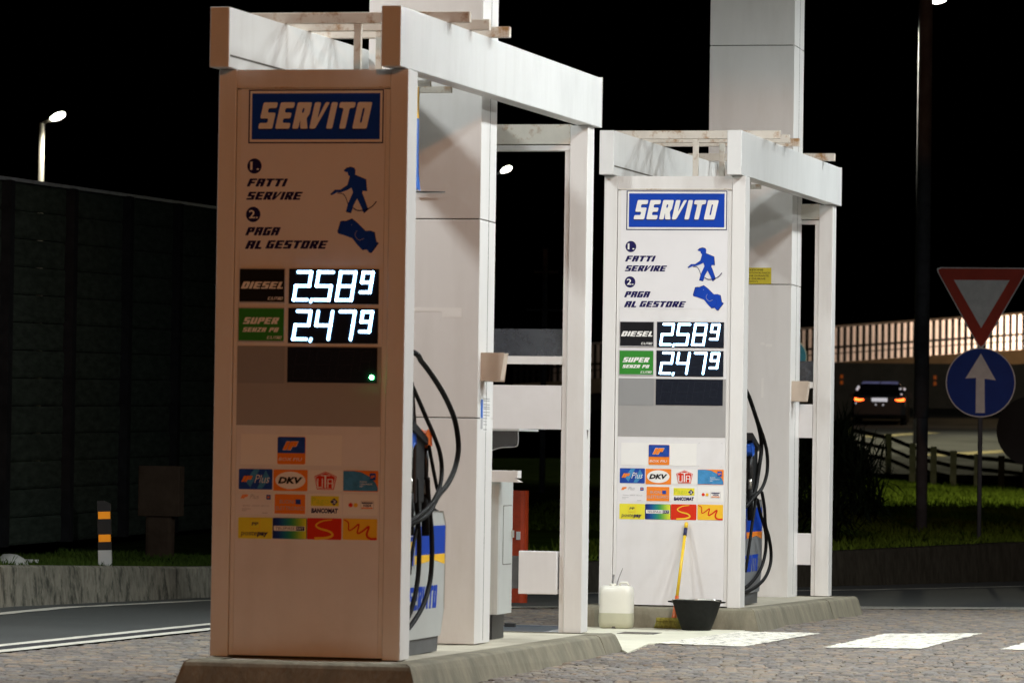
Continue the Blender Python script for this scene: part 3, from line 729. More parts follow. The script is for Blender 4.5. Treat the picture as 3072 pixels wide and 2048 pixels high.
    stroke(s, [(0.8508, 2.5012), (0.8406, 2.4827), (0.8457, 2.4623), (0.8668, 2.4455), (0.8946, 2.4567)], .0022, lay(4), 'grey_print')
    stroke(s, [(0.9081, 2.4936), (0.9049, 2.4664), (0.9261, 2.4495), (0.9174, 2.4120), (0.8897, 2.3913)], .0012, lay(4), 'navy')
    stroke(s, [(0.7651, 2.5549), (0.7694, 2.5468), (0.7462, 2.4907)], .0012, lay(4), 'navy')
    disc(s, (0.8184, 2.5357), .003, .0018, lay(4), 'grey_print'); s.build('banknote_pictogram', R)
    # price labels
    s = MB(); s.box(0.1453, 0.4201, P - .009, P, (0.1453, 2.0756)[1], (0.4178, 2.2784)[1], 'grey_print')
    rect(s, (0.1451, 2.2733), (0.4172, 2.0824), P - .0100, 'black_print'); word(s, 'DIESEL', (0.1529, 2.1995), (0.4094, 2.1581), P - .0112, 'white_print', shear=.25)
    word(s, 'e/LITRO', (0.3172, 2.1119), (0.4102, 2.0912), P - .0112, 'white_print', shear=.25, bold=(.24, .22)); s.build('price_label', R)['label'] = 'black label reading DIESEL'
    s = MB(); s.box(0.1412, 0.4187, P - .009, P, (0.1481, 1.8458)[1], (0.4204, 2.0489)[1], 'grey_print')
    rect(s, (0.1436, 2.0428), (0.4177, 1.8536), P - .0100, 'green_print'); word(s, 'SUPER', (0.1687, 1.9898), (0.3908, 1.9509), P - .0112, 'white_print', shear=.25)
    word(s, 'SENZA PB', (0.1666, 1.9309), (0.3900, 1.9044), P - .0112, 'white_print', shear=.25)
    word(s, 'e/LITRO', (0.3156, 1.8823), (0.4072, 1.8616), P - .0112, 'white_print', shear=.25, bold=(.24, .22)); s.build('price_label', R)['label'] = 'green label reading SUPER SENZA PB'
    # displays
    digs = [(713, 828, 'A'), (893, 1018, 'B'), (1084, 1212, 'C')]
    for row, (ty, by, txt) in enumerate(((262, 566, '2589'), (598, 903, '2479'), (932, 1242, None))):
        s = MB(); tl, br = (0.4444, 2.2746), (0.9878, 2.0736)
        z1 = {0: (0.7150, 2.2769)[1], 1: (0.7175, 2.0471)[1], 2: (0.7200, 1.8181)[1]}[row]; z0 = {0: (0.7172, 2.0717)[1], 1: (0.7197, 1.8412)[1], 2: (0.7222, 1.6108)[1]}[row]
        sx = {0: 0.0, 1: -0.0012, 2: -0.0024}[row]
        s.box(tl[0] + sx, br[0] + sx, P - .006, P + .001, z0, z1, 'display_black'); D = s.build('price_display', R)
        s = MB(); hh = z1 - z0; w_ = .0068
        if row == 2:
            dots = MB()
            for k, (a, b, _) in enumerate(digs + [(1290, 1372, 'D')]):
                xa, xb = (-0.02159 + 0.0006972 * (a)), (-0.02159 + 0.0006972 * (b))
                za, zc = (z0 + hh * .115, z1 - hh * .095) if k < 3 else (z0 + hh * .33, z1 - hh * .10)
                for (p, q) in digit_segments('8', xa, xb, za, zc, .15):
                    n = int((Vector(p) - Vector(q)).length / .0052)
                    for j in range(n + 1):
                        t = j / n; x, z = p[0] + (q[0] - p[0]) * t, p[1] + (q[1] - p[1]) * t
                        dots.add([(x - .0009, P - .0068, z - .0009), (x + .0009, P - .0068, z - .0009), (x + .0009, P - .0068, z + .0009), (x - .0009, P - .0068, z + .0009)], [(0, 1, 2, 3)], 'led_off')
            dots.build('unlit_dots', D)
            if not far: MB().tube([(br[0] - .034, P - .012, z0 + .034), (br[0] - .034, P - .004, z0 + .034)], .0125, 'led_green', 12).build('status_light', D)['label'] = 'small green status light'
            continue
        for k, ch in enumerate(txt):
            a, b = [(713, 828), (893, 1018), (1084, 1212), (1290, 1372)][k]
            xa, xb = (-0.02159 + 0.0006972 * (a)), (-0.02159 + 0.0006972 * (b))
            za, zc = (z0 + hh * .115, z1 - hh * .095) if k < 3 else (z0 + hh * .34, z1 - hh * .10)
            g = MB()
            for (p, q) in digit_segments(ch, xa, xb, za, zc, .15):
                capsule(g, p, q, .0185, P - .0105, P - .0062, 'led_on')
            g.build('digit', D)
        g = MB(); c = (-0.02159 + 0.0006972 * (862)); capsule(g, (c + .005, z0 + hh * .125), (c - .001, z0 + hh * .055), .0160, P - .0105, P - .0062, 'led_on'); g.build('decimal_comma', D)
    # blank lower board
    zt_, zb_ = (0.5387, 1.8231)[1], (0.4881, 1.3572)[1]; xa, xb = (-0.02159 + 0.0006972 * (226)), (-0.02159 + 0.0006972 * (1478))
    s = MB(); s.box(xa, xb, P - .003, P + .001, zb_, zt_, 'blank_grey'); bo = s.build('blank_board', R)
    s = MB(); rect(s, (xa + .001, zt_ - .001), ((-0.02159 + 0.0006972 * (640)), (0.2624, 1.6040)[1]), P - .0045, 'blank_grey_dark'); s.build('faded_area', bo)
    # brand box strip
    s = MB(); rect(s, (0.1667, 1.3050), (0.7791, 1.1263), lay(1), 'white_print')
    if not far: rect(s, (0.7961, 1.3131), (0.9919, 1.1234), lay(1), 'poster_white')
    else:
        for q in ((1452, 240), (1790, 240), (1446, 590), (1786, 590)):
            c = ((-0.01146 + 0.0005568 * (q[0])), (1.44302 + -0.0005449 * (q[1]))); sg = 1 if q[0] < 1600 else -1; sz = -1 if q[1] < 400 else 1
            rect(s, (min(c[0], c[0] + sg * .010), c[1] + .0006), (max(c[0], c[0] + sg * .010), c[1] - .0006), lay(1), 'grey_print'); rect(s, (c[0] - .0006, max(c[1], c[1] + sz * .010)), (c[0] + .0006, min(c[1], c[1] + sz * .010)), lay(2), 'grey_print')
    rect(s, (0.3897, 1.2922), (0.5597, 1.1312), lay(2), 'orange_print', r=.009)
    rect(s, (0.3908, 1.2911), (0.5578, 1.1978), lay(3), 'card_blue', r=.008); rect(s, (0.3917, 1.2168), (0.5579, 1.1967), lay(4), 'card_blue')
    word(s, 'IP', (0.4223, 1.2665), (0.5187, 1.2135), lay(5), 'white_print', shear=.30, gap=.06, bold=(.44, .34)); word(s, 'IP', (0.4245, 1.2649), (0.5164, 1.2157), lay(6), 'orange_print', shear=.30, gap=.06, bold=(.42, .32))
    text(s, 'BOX PIU', (0.3989, 1.1700), (0.5416, 1.1516), lay(5), 'white_print', shear=.2); s.build('member_sticker', R)
    # payment card stickers
    def card(x0, y0, x1, y1, bg, fn, lb, tl, br):
        s = MB(); rect(s, tl, br, lay(1), bg, r=.006)
        X = lambda a: tl[0] + (br[0] - tl[0]) * a; Z = lambda a: tl[1] + (br[1] - tl[1]) * a
        fn(s, X, Z); o = s.build('card_sticker', R); o['label'] = lb
    def c_plus(s, X, Z):
        poly(s, [(X(.45), Z(.02)), (X(.62), Z(.02)), (X(.35), Z(.9)), (X(.2), Z(.6))], lay(2), 'card_light_blue'); poly(s, [(X(.8), Z(.05)), (X(.93), Z(.45)), (X(.7), Z(.95)), (X(.55), Z(.95))], lay(2), 'card_light_blue')
        word(s, 'IP', (X(.08), Z(.34)), (X(.42), Z(.64)), lay(3), 'orange_print', shear=.3, gap=.06); text(s, 'Plus', (X(.47), Z(.28)), (X(.92), Z(.68)), lay(3), 'white_print', shear=.35, bold=-.01)
    def c_dkv(s, X, Z):
        disc(s, (X(.5), Z(.5)), (X(1) - X(0)) * .44, (Z(0) - Z(1)) * .41, lay(2), 'white_print'); text(s, 'DKV', (X(.14), Z(.34)), (X(.86), Z(.66)), lay(3), 'black_print', shear=.25, bold=.05)
    def c_uta(s, X, Z):
        pent = [(.18, .30), (.5, .06), (.82, .30), (.74, .95), (.26, .95)]
        sc_ = lambda k: [(X(.5 + (a - .5) * k), Z(.52 + (b - .52) * k)) for a, b in pent]
        poly(s, sc_(1), lay(2), 'red_print'); poly(s, sc_(.92), lay(3), 'white_print'); poly(s, sc_(.86), lay(4), 'red_print')
        word(s, 'U', (X(.27), Z(.40)), (X(.43), Z(.86)), lay(5), 'white_print', shear=0, bold=(.16, .14)); word(s, 'T', (X(.36), Z(.24)), (X(.64), Z(.86)), lay(5), 'white_print', shear=0, bold=(.16, .10)); word(s, 'A', (X(.56), Z(.42)), (X(.72), Z(.86)), lay(5), 'white_print', shear=0, bold=(.16, .14))
    def c_curve(s, X, Z):
        pts = [(X(.0), Z(.02)), (X(.30), Z(.02)), (X(.52), Z(.08)), (X(.75), Z(.28)), (X(.92), Z(.55)), (X(.99), Z(.80)), (X(.99), Z(.97)), (X(.0), Z(.97))]
        poly(s, pts, lay(2), 'card_light_blue'); rect(s, (X(.76), Z(.12)), (X(.93), Z(.45)), lay(3), 'card_blue', r=.002); word(s, 'IP', (X(.78), Z(.22)), (X(.91), Z(.36)), lay(4), 'orange_print', shear=.3)
        for k, t in enumerate(('BUONO', 'CARBURANTE', 'IP')): text(s, t, (X(.48), Z(.50 + k * .11)), (X(.48 + (.2, .36, .1)[k]), Z(.57 + k * .11)), lay(3), 'white_print')
    def c_white(s, X, Z):
        word(s, 'IP', (X(.06), Z(.08)), (X(.28), Z(.27)), lay(2), 'orange_print', shear=.3, gap=.06); text(s, 'Plus', (X(.33), Z(.06)), (X(.6), Z(.28)), lay(2), 'grey_print', shear=.35)
        rect(s, (X(.82), Z(.08)), (X(.95), Z(.30)), lay(2), 'card_blue', r=.002); rect(s, (X(.85), Z(.15)), (X(.92), Z(.23)), lay(3), 'orange_print')
        text(s, '0000 0000 0000', (X(.12), Z(.56)), (X(.9), Z(.64)), lay(2), 'grey_print'); rect(s, (X(.1), Z(.74)), (X(.36), Z(.765)), lay(2), 'grey_print'); rect(s, (X(.1), Z(.82)), (X(.24), Z(.845)), lay(2), 'grey_print'); rect(s, (X(.7), Z(.92)), (X(.86), Z(.945)), lay(2), 'grey_print')
        poly(s, [(X(.7), Z(.1)), (X(.78), Z(.3)), (X(.68), Z(.5)), (X(.8), Z(.7)), (X(.9), Z(.6)), (X(.78), Z(.45))], lay(2), 'poster_white')
    def c_buoni(s, X, Z):
        rect(s, (X(.05), Z(.05)), (X(.95), Z(.95)), lay(2), 'orange_print'); text(s, 'BUONI', (X(.2), Z(.30)), (X(.62), Z(.48)), lay(3), 'grey_print'); text(s, 'ELETTRONICI', (X(.09), Z(.60)), (X(.91), Z(.78)), lay(3), 'grey_print')
        rect(s, (X(.67), Z(.28)), (X(.82), Z(.50)), lay(3), 'card_blue')
    def c_bancomat(s, X, Z):
        rect(s, (X(.09), Z(.10)), (X(.91), Z(.58)), lay(2), 'yellow_print'); text(s, 'Pago', (X(.12), Z(.18)), (X(.62), Z(.56)), lay(3), 'lime_print', bold=-.005)
        poly(s, [(X(.66), Z(.37)), (X(.77), Z(.19)), (X(.88), Z(.37)), (X(.77), Z(.55))], lay(3), 'navy'); text(s, '3', (X(.72), Z(.29)), (X(.82), Z(.45)), lay(4), 'white_print')
        text(s, 'BANCOMAT', (X(.11), Z(.68)), (X(.89), Z(.92)), lay(3), 'navy', shear=.08, bold=.05)
    def c_circles(s, X, Z):
        disc(s, (X(.22), Z(.51)), .0125, .0125, lay(2), 'red_print'); disc(s, (X(.37), Z(.51)), .0125, .0125, lay(3), 'amber_print')
        rect(s, (X(.51), Z(.31)), (X(.89), Z(.71)), lay(2), 'grey_print'); rect(s, (X(.52), Z(.325)), (X(.88), Z(.70)), lay(3), 'white_print'); rect(s, (X(.54), Z(.37)), (X(.86), Z(.43)), lay(4), 'navy'); rect(s, (X(.54), Z(.62)), (X(.86), Z(.67)), lay(4), 'orange_print')
        text(s, 'VISA', (X(.59), Z(.46)), (X(.82), Z(.585)), lay(4), 'navy', shear=.3, bold=.03)
    def c_post(s, X, Z):
        rect(s, (X(.35), Z(.06)), (X(.64), Z(.54)), lay(2), 'amber_print', r=.004); rect(s, (X(.36), Z(.07)), (X(.63), Z(.52)), lay(3), 'yellow_print', r=.004); text(s, 'PP', (X(.40), Z(.22)), (X(.60), Z(.38)), lay(4), 'navy', shear=.1, bold=.02)
        text(s, 'poste', (X(.09), Z(.66)), (X(.555), Z(.92)), lay(4), 'navy', shear=.15); text(s, 'pay', (X(.56), Z(.68)), (X(.88), Z(.92)), lay(4), 'navy', shear=.15, bold=.04)
    def c_tele(s, X, Z):
        for k in range(16): rect(s, (X(.015 + .0606 * k), Z(.01)), (X(.015 + .0606 * (k + 1)), Z(.99)), lay(2), 'fade_%d' % k)
        rect(s, (X(.04), Z(.385)), (X(.95), Z(.615)), lay(3), 'white_print', r=.003); text(s, 'TELEPASS', (X(.09), Z(.43)), (X(.65), Z(.57)), lay(4), 'navy', shear=.15); rect(s, (X(.69), Z(.40)), (X(.93), Z(.60)), lay(4), 'navy'); text(s, 'PAY', (X(.71), Z(.43)), (X(.91), Z(.57)), lay(5), 'white_print', shear=.15)
    def c_s(s, X, Z): stroke(s, [(X(.72), Z(.06)), (X(.45), Z(.13)), (X(.26), Z(.32)), (X(.36), Z(.48)), (X(.66), Z(.62)), (X(.74), Z(.80)), (X(.55), Z(.92)), (X(.22), Z(.96))], (.006, .016), lay(2), 'amber_print')
    def c_m(s, X, Z): stroke(s, [(X(.03), Z(.05)), (X(.16), Z(.20)), (X(.18), Z(.55)), (X(.32), Z(.45)), (X(.47), Z(.26)), (X(.43), Z(.68)), (X(.58), Z(.58)), (X(.76), Z(.36)), (X(.70), Z(.75)), (X(.80), Z(.93)), (X(.99), Z(.94))], (.006, .014), lay(2), 'red_print')
    card(0, 0, 0, 0, 'card_blue', c_plus, 'blue fuel card sticker, first in the top row', (0.1569, 1.1012), (0.3615, 0.9813))
    card(0, 0, 0, 0, 'orange_print', c_dkv, 'orange sticker with DKV in a white oval', (0.3674, 1.0995), (0.5748, 0.9753))
    card(0, 0, 0, 0, 'white_print', c_uta, 'white sticker with a red UTA pentagon', (0.5784, 1.0993), (0.7896, 0.9803))
    card(0, 0, 0, 0, 'orange_print', c_curve, 'light blue curved voucher sticker with an orange corner', (0.7917, 1.1003), (1.0011, 0.9787))
    card(0, 0, 0, 0, 'poster_white', c_white, 'pale card sticker with small orange letters', (0.1586, 0.9601), (0.3632, 0.8359))
    card(0, 0, 0, 0, 'white_print', c_buoni, 'orange BUONI ELETTRONICI sticker', (0.3678, 0.9617), (0.5730, 0.8355))
    card(0, 0, 0, 0, 'white_print', c_bancomat, 'yellow and navy BANCOMAT sticker', (0.5783, 0.9612), (0.7855, 0.8385))
    card(0, 0, 0, 0, 'white_print', c_circles, 'white sticker with red and amber circles', (0.7920, 0.9618), (1.0003, 0.8393))
    card(0, 0, 0, 0, 'yellow_print', c_post, 'yellow postepay sticker', (0.1580, 0.8167), (0.3654, 0.6928))
    card(0, 0, 0, 0, 'navy', c_tele, 'blue to yellow sticker with a white stripe', (0.3673, 0.8174), (0.5756, 0.6947))
    card(0, 0, 0, 0, 'red_print', c_s, 'red sticker with an amber S curve', (0.5770, 0.8192), (0.7848, 0.6945))
    card(0, 0, 0, 0, 'amber_print', c_m, 'amber sticker with a red wavy m', (0.7924, 0.8201), (0.9995, 0.6965))
    if far:
        s = MB(); text(s, 'LS', (-0.0136, 1.4285), (-0.0130, 1.4280), lay(1), 'grey_print') if False else None
    return R

K1 = fuel_kiosk((0, 0, 0.160), 0, False, -0.008, 'nearer white fuel kiosk with a brown-lit front and a small green light', False)
K2 = fuel_kiosk((0.4060, 9.6508, 0.171), 0.00822, True, -0.012, 'farther white fuel kiosk with a bright front behind the bucket and broom', True)

# ------------------------------------------------------------------ canopy pillars
def pillar(x0, x1, y0, y1, seams, zbase, label, tape):
    cx, cy = (x0 + x1) / 2, (y0 + y1) / 2
    R = thing('canopy_pillar', label, 'pillar', (cx, cy, zbase), 0, 'clad canopy pillars')
    zs = [0] + [s_ - zbase for s_ in seams] + [6.28 - zbase]
    a, b, c, d = x0 - cx, x1 - cx, y0 - cy, y1 - cy
    MB().box(a + .02, b - .02, c + .02, d - .02, 0, zs[-1], 'seam').build('core', R)
    for z0, z1 in zip(zs, zs[1:]):
        MB().box(a, b, c, d, z0 + (.0035 if z0 else 0), z1 - .0035, 'paint_white').build('cladding', R, 0.003)
    # vertical joint on the side face
    MB().box(b, b + .0012, (c + d) / 2 + .02, (c + d) / 2 + .026, 0.02, zs[-1] - .1, 'seam').build('side_joint', R)
    t = MB()
    for (u0, u1, z0, z1) in tape: t.box(u0 - cx, u1 - cx, c - .001, c - .0002, z0 - zbase, z1 - zbase, 'white_print')
    t.build('tape_remnant', R)
    return R
P1 = pillar(0.182, 0.945, 2.827, 3.281, [1.60, 2.888, 4.65], 0.16 - .022, 'pale clad pillar rising behind the nearer kiosk with a paper notice on its edge',
            [(0.42, 0.83, 2.288, 2.312), (0.70, 0.83, 2.25, 2.288), (0.5, 0.56, 1.62, 1.63)])
P2 = pillar(0.387, 1.172, 14.625, 15.2, [2.954, 5.142], 0.10, 'pale clad pillar rising behind the farther kiosk with a yellow notice',
            [(0.905, 0.925, 1.92, 2.10), (0.89, 0.93, 2.40, 2.425), (0.94, 1.00, 2.385, 2.41)])
# paper notice on P1's side
s = MB(); cx1, cy1, X1 = (0.182 + 0.945) / 2, (2.827 + 3.281) / 2, 0.945 - (0.182 + 0.945) / 2
def side(y0, y1, z0, z1, k, m): s.box(X1 + .0004 * k, X1 + .0004 * k + .0003, y0 - cy1, y1 - cy1, z0 - .138, z1 - .138, m)
side(2.90, 3.22, 1.507, 1.749, 1, 'paper'); side(2.92, 2.98, 1.60, 1.722, 3, 'bag_blue'); side(2.92, 2.98, 1.53, 1.595, 3, 'grey_print')
for zz in (1.728, 1.715, 1.69, 1.674, 1.662, 1.64, 1.62, 1.60, 1.58, 1.56, 1.527): side(3.0, 3.18 if zz > 1.6 else 3.1, zz - .0018, zz + .0018, 3, 'dark_grey')
s.build('paper_notice', P1)
# yellow warning notice on P2
s = MB(); c2x, c2y = (0.387 + 1.172) / 2, (14.625 + 15.2) / 2
yl = 14.625 - c2y
rect(s, (0.62 - c2x, 3.106 - .1), (0.984 - c2x, 2.958 - .1), yl - .002, 'warn_yellow')
for k, (t, a, b) in enumerate((('ATTENZIONE', .68, .91), ('IMPIANTO FOTOVOLTAICO', .63, .975), ('IN TENSIONE DURANTE', .65, .96), ('LE ORE DIURNE', .68, .93), ('(700V)', .75, .86))):
    text(s, t, (a - c2x, 3.094 - .1 - k * .027), (b - c2x, 3.078 - .1 - k * .027), yl - .003, 'black_print', bold=.01)
s.build('warning_notice', P2)
# dent in the cladding of P1 near its foot
MB().tube([(0.53 - cx1, -.2271, .60), (0.53 - cx1, -.2285, .60)], [.028, .012], 'paint_white', 16).build('dent', P1)

# canopy roof high above with its downlights
CAN = thing('canopy_roof', 'flat white canopy high above the kiosks, held by the clad pillars', 'canopy', (2.0, 8.2, 6.3))
MB().box(-6.5, 10.0, -7.9, 7.9, 0, 0.5, 'canopy_white').build('roof_slab', CAN)
LAMPS = [(4.6, 0.9, 130), (4.6, 3.2, 190), (4.6, 5.6, 220), (4.6, 8.2, 90), (4.6, 12.6, 90), (4.6, 15.2, 260), (-2.4, 0.9, 290), (-2.4, 5.6, 230), (9.6, 1.6, 260), (9.6, 6.4, 280), (9.6, 13.5, 380)]
for i, (lx, ly, pw) in enumerate(LAMPS):
    MB().box(lx - 2.0 - .24, lx - 2.0 + .24, ly - 8.2 - .24, ly - 8.2 + .24, -0.05, 0.0, 'dark_grey').build('lamp_housing', CAN)
    ld = bpy.data.lights.new('canopy_downlight', 'AREA'); ld.energy = pw; ld.size = 0.42; ld.color = (0.95, 1.0, 1.0); ld.shape = 'SQUARE'
    lo = bpy.data.objects.new('canopy_downlight', ld); COL.objects.link(lo); lo.location = (lx, ly, 6.235)

# ------------------------------------------------------------------ fuel pumps
def fuel_pump(base, loops, kx, ky, label, far):
    """base: world position of the pump's near left corner on the island; its long side faces +X"""
    R = thing('fuel_pump', label, 'fuel pump', base, 0, 'fuel pumps in the kiosks')
    w = 0.62; l = 1.28                                  # x and y size
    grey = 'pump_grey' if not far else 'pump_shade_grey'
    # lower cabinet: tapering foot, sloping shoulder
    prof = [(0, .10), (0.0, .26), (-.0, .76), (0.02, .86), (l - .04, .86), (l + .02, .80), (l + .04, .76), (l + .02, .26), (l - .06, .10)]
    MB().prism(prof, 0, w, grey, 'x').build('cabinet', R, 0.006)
    MB().prism([(0.02, 0), (0.01, .085), (l - .075, .085), (l - .10, 0)], 0.01, w - .01, 'dark_grey', 'x').build('plinth', R)
    MB().box(0.008, w - .008, 0.02, l - .08, .0855, .0995, 'black_plastic').build('base_gap', R)
    s = MB()
    s.prism([(0.0, .60), (0.0, .775 if not far else .80), (l + .036, .775 if not far else .80), (l + .03, .60)], w + .0008, w + .0014, 'sign_blue', 'x')
    s.prism([(0.0, .535), (0.0, .60), (l + .03, .60), (l + .03, .535), (l * .8, .565), (l * .55, .55)], w + .0008, w + .0014, 'amber_print' if not far else 'orange_print', 'x')
    a0 = l * .26
    s.prism([(a0, .54), (a0, .74), (a0 + .16, .74), (a0 + .16, .54)], w + .0018, w + .0022, 'sign_blue', 'x')
    s.prism([(a0 + .02, .58), (a0 + .01, .68), (a0 + .13, .69), (a0 + .13, .60), (a0 + .07, .62)], w + .0026, w + .003, 'amber_print' if not far else 'orange_print', 'x')
    s.prism([(a0 + .02, .715), (a0 + .02, .722), (a0 + .14, .722), (a0 + .14, .715)], w + .0026, w + .003, 'white_print', 'x')
    s.prism([(a0 + .17, .52), (a0 + .17, .775), (a0 + .185, .775), (a0 + .185, .52)], w + .0030, w + .0034, grey, 'x')
    g = fit_loops(loops_word('SERVITO', shear=.2, gap=.1), l * .30, l * .88, .27, .41)
    for q in g: s.prism(q[0], w + .0008, w + .0014, 'sign_blue', 'x', q[1:])
    s.build('livery', R)
    # head
    MB().prism([(0.0, .87), (0.0, 1.66), (l * .42, 1.68), (l * .47, 1.64), (l * .56, 1.30), (l * .66, .94), (l * .98, .87)], 0.04, w - .05, 'black_plastic', 'x').build('nozzle_housing', R, 0.01)
    MB().prism([(0.02, 1.44), (0.02, 1.62), (l * .40, 1.64), (l * .45, 1.44)], w - .05, w - .045, 'dark_grey', 'x').build('display_bezel', R)
    MB().prism([(l * .2, 1.1), (l * .2, 1.25), (l * .53, 1.25), (l * .58, 1.1)], w - .05, w - .044, 'dark_grey', 'x').build('side_trim', R)
    MB().box(-.01, .05, -.0, l * .45, 1.66, 1.70, 'black_plastic').build('cap', R)
    for (ny, nz, m) in (kx):
        nb = MB().prism([(ny - .08, nz + .02), (ny - .02, nz + .04), (ny + .04, nz + .01), (ny + .05, nz - .05), (ny + .0, nz - .07), (ny - .08, nz - .04)], w + .02, w + .06, m, 'x').build('nozzle', R, .008)
        MB().tube([(w + .04, ny + .02, nz - .06), (w + .04, ny + .01, nz - .26)], .016, 'black_plastic', 10).build('grip', nb)
        MB().tube([(w + .04, ny + .01, nz - .26), (w + .04, ny + .01, nz - .29), (w + .04, ny + .01, nz - .30), (w + .04, ny + .01, nz - .35)], [.015, .019, .015, .018], 'steel', 12).build('swivel', nb)
        MB().tube([(w + .04, ny + .01, nz - .35), (w + .045, ny + .015, nz - .60)], .024, 'black_rubber', 10).build('hose_sleeve', nb)
    MB().box(w - .02, w + .055, ky - .12, ky + .10, .92, 1.32, 'black_plastic').build('holster', R, .01)
    MB().prism([(ky - .30, 1.42), (ky - .30, 1.36), (ky + .10, 1.27), (ky + .10, 1.31)], w - .04, w + .075, 'black_plastic', 'x').build('holster_hood', R)
    B = Vector(base)
    for lp, rad in loops:
        MB().tube(spline([Vector(p) - B for p in lp], 7), rad, 'black_rubber', 10).build('hose', R)
    return R
X_ = 1.06
fuel_pump((0.38, 0.42, 0.148), [
    ([(X_-.2, .35, 1.98), (1.0600, 0.5526, 1.9676), (1.0600, 0.8046, 1.9152), (1.0800, 1.0268, 1.8260), (1.1000, 1.2554, 1.7136), (1.1100, 1.4601, 1.5906), (1.1200, 1.5265, 1.4758), (1.1200, 1.5472, 1.3823), (1.1100, 1.5049, 1.2775), (1.1000, 1.3500, 1.1788), (1.0900, 1.1485, 1.1088), (1.0800, 0.9375, 1.0020), (1.0700, 0.6028, 0.9514), (1.0600, 0.3283, 0.9201)], .0165),
    ([(1.1000, 0.3560, 1.7887), (1.1000, 0.4709, 1.7327), (1.1000, 0.6571, 1.6399), (1.1100, 0.7572, 1.5664), (1.1100, 0.9238, 1.4820), (1.1200, 1.0468, 1.3803), (1.1200, 1.1121, 1.2776), (1.1300, 1.0345, 1.1750), (1.1300, 0.8888, 1.0896), (1.1300, 0.6734, 1.0310), (1.1200, 0.4622, 0.9855), (1.1100, 0.2023, 0.9477)], .0135),
    ([(1.0600, 0.9928, 1.2198), (1.0600, 1.0283, 1.0974), (1.0600, 1.0605, 1.0262), (1.0600, 1.1151, 0.9095), (1.0700, 1.1005, 0.7485), (1.0700, 1.0607, 0.5947), (1.0700, 0.9309, 0.4762), (1.0600, 0.7875, 0.3910), (1.0500, 0.6180, 0.3267), (1.0400, 0.4496, 0.2885)], .0150),
    ([(1.0500, 0.7481, 1.2201), (1.0500, 0.7711, 1.0734), (1.0500, 0.8132, 0.9645), (1.0500, 0.8499, 0.8169), (1.0500, 0.8343, 0.6383), (1.0500, 0.7411, 0.4941), (1.0400, 0.6415, 0.3891), (1.0300, 0.5141, 0.3237)], .0145),
    ([(1.0800, 0.9379, 1.4117), (1.0800, 1.0383, 1.2932), (1.0800, 1.1262, 1.1956), (1.0800, 1.1763, 1.1465)], .011),
    ([(1.0400, 0.8842, 1.0083), (1.0400, 0.7975, 0.8815), (1.0400, 0.7107, 0.7683), (1.0400, 0.6599, 0.6423)], .010)],
    [(0.20, 1.33, 'nozzle_blue'), (0.60, 1.32, 'nozzle_orange')], 0.42, 'fuel pump with black hoses and a blue and amber band in the nearer kiosk', False)
fuel_pump((0.78, 10.35, 0.155), [
    ([(1.4500, 10.3416, 1.9453), (1.4500, 10.5649, 1.8843), (1.4600, 10.7131, 1.7977), (1.4700, 10.8638, 1.6985), (1.4800, 10.9585, 1.6160), (1.4800, 11.0799, 1.5151), (1.4800, 11.0878, 1.4191), (1.4800, 11.0128, 1.3231), (1.4700, 10.9791, 1.2092), (1.4700, 10.8753, 1.1081), (1.4600, 10.6493, 1.0044), (1.4500, 10.2777, 0.9601)], .017),
    ([(1.4900, 10.5859, 1.7726), (1.5000, 10.7935, 1.6564), (1.5100, 11.0042, 1.5390), (1.5200, 11.1213, 1.4319), (1.5200, 11.1800, 1.3239), (1.5200, 11.1274, 1.2217), (1.5100, 10.9634, 1.1202), (1.5000, 10.5848, 1.0389), (1.4900, 10.2506, 0.9669)], .0145),
    ([(1.4600, 10.9768, 1.0796), (1.4600, 10.9292, 0.9784), (1.4600, 10.7932, 0.8248), (1.4600, 10.6766, 0.6722), (1.4600, 10.5772, 0.5438), (1.4500, 10.5374, 0.4381)], .0125),
    ([(1.4400, 11.1615, 1.0242), (1.4400, 11.3419, 0.9022), (1.4400, 11.5818, 0.7782), (1.4400, 11.6594, 0.6798), (1.4400, 11.6183, 0.5710), (1.4400, 11.4544, 0.4651), (1.4400, 11.1582, 0.3815), (1.4300, 10.8156, 0.3183), (1.4200, 10.5138, 0.2906)], .0140),
    ([(1.4800, 11.1535, 1.0850), (1.4800, 11.2977, 0.9516), (1.4800, 11.3672, 0.8060), (1.4800, 11.5487, 0.7065), (1.4800, 11.6755, 0.5828), (1.4800, 11.6457, 0.4739), (1.4800, 11.4030, 0.3764), (1.4700, 11.0533, 0.3129), (1.4600, 10.6357, 0.2763), (1.4500, 10.4060, 0.2706)], .0140)],
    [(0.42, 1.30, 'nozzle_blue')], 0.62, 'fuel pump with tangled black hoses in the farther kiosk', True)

# ------------------------------------------------------------------ payment terminal, dispensers, red cover
T = thing('payment_terminal', 'grey green payment terminal with a clear rain hood behind the nearer pillar', 'payment terminal', (0.62, 4.22, 0.125))
MB().prism(rnd([(-.30, -.36), (.25, -.36), (.25, .09), (-.30, .09)], .03), .17, 1.08, 'pump_grey', 'z').build('cabinet', T)
MB().box(-.26, .20, -.31, .05, 0, .165, 'black_plastic').build('plinth', T)
MB().prism(rnd([(-.24, .50), (.03, .50), (.03, .90), (-.24, .90)], .012), .2505, .2515, 'seam', 'x').prism(rnd([(-.235, .505), (.025, .505), (.025, .895), (-.235, .895)], .010), .252, .2535, 'pump_grey', 'x').build('service_door', T)
MB().box(.2535, .27, -.0, .03, .68, .73, 'steel').build('door_handle', T)
MB().box(-.34, .385, -.42, -.30, 1.085, 1.135, 'paint_white').prism([(-.02, 1.085), (.36, 1.085), (.40, 1.06), (.04, 1.06)], -.44, -.36, 'paint_white', 'y').build('shelf', T, .003)
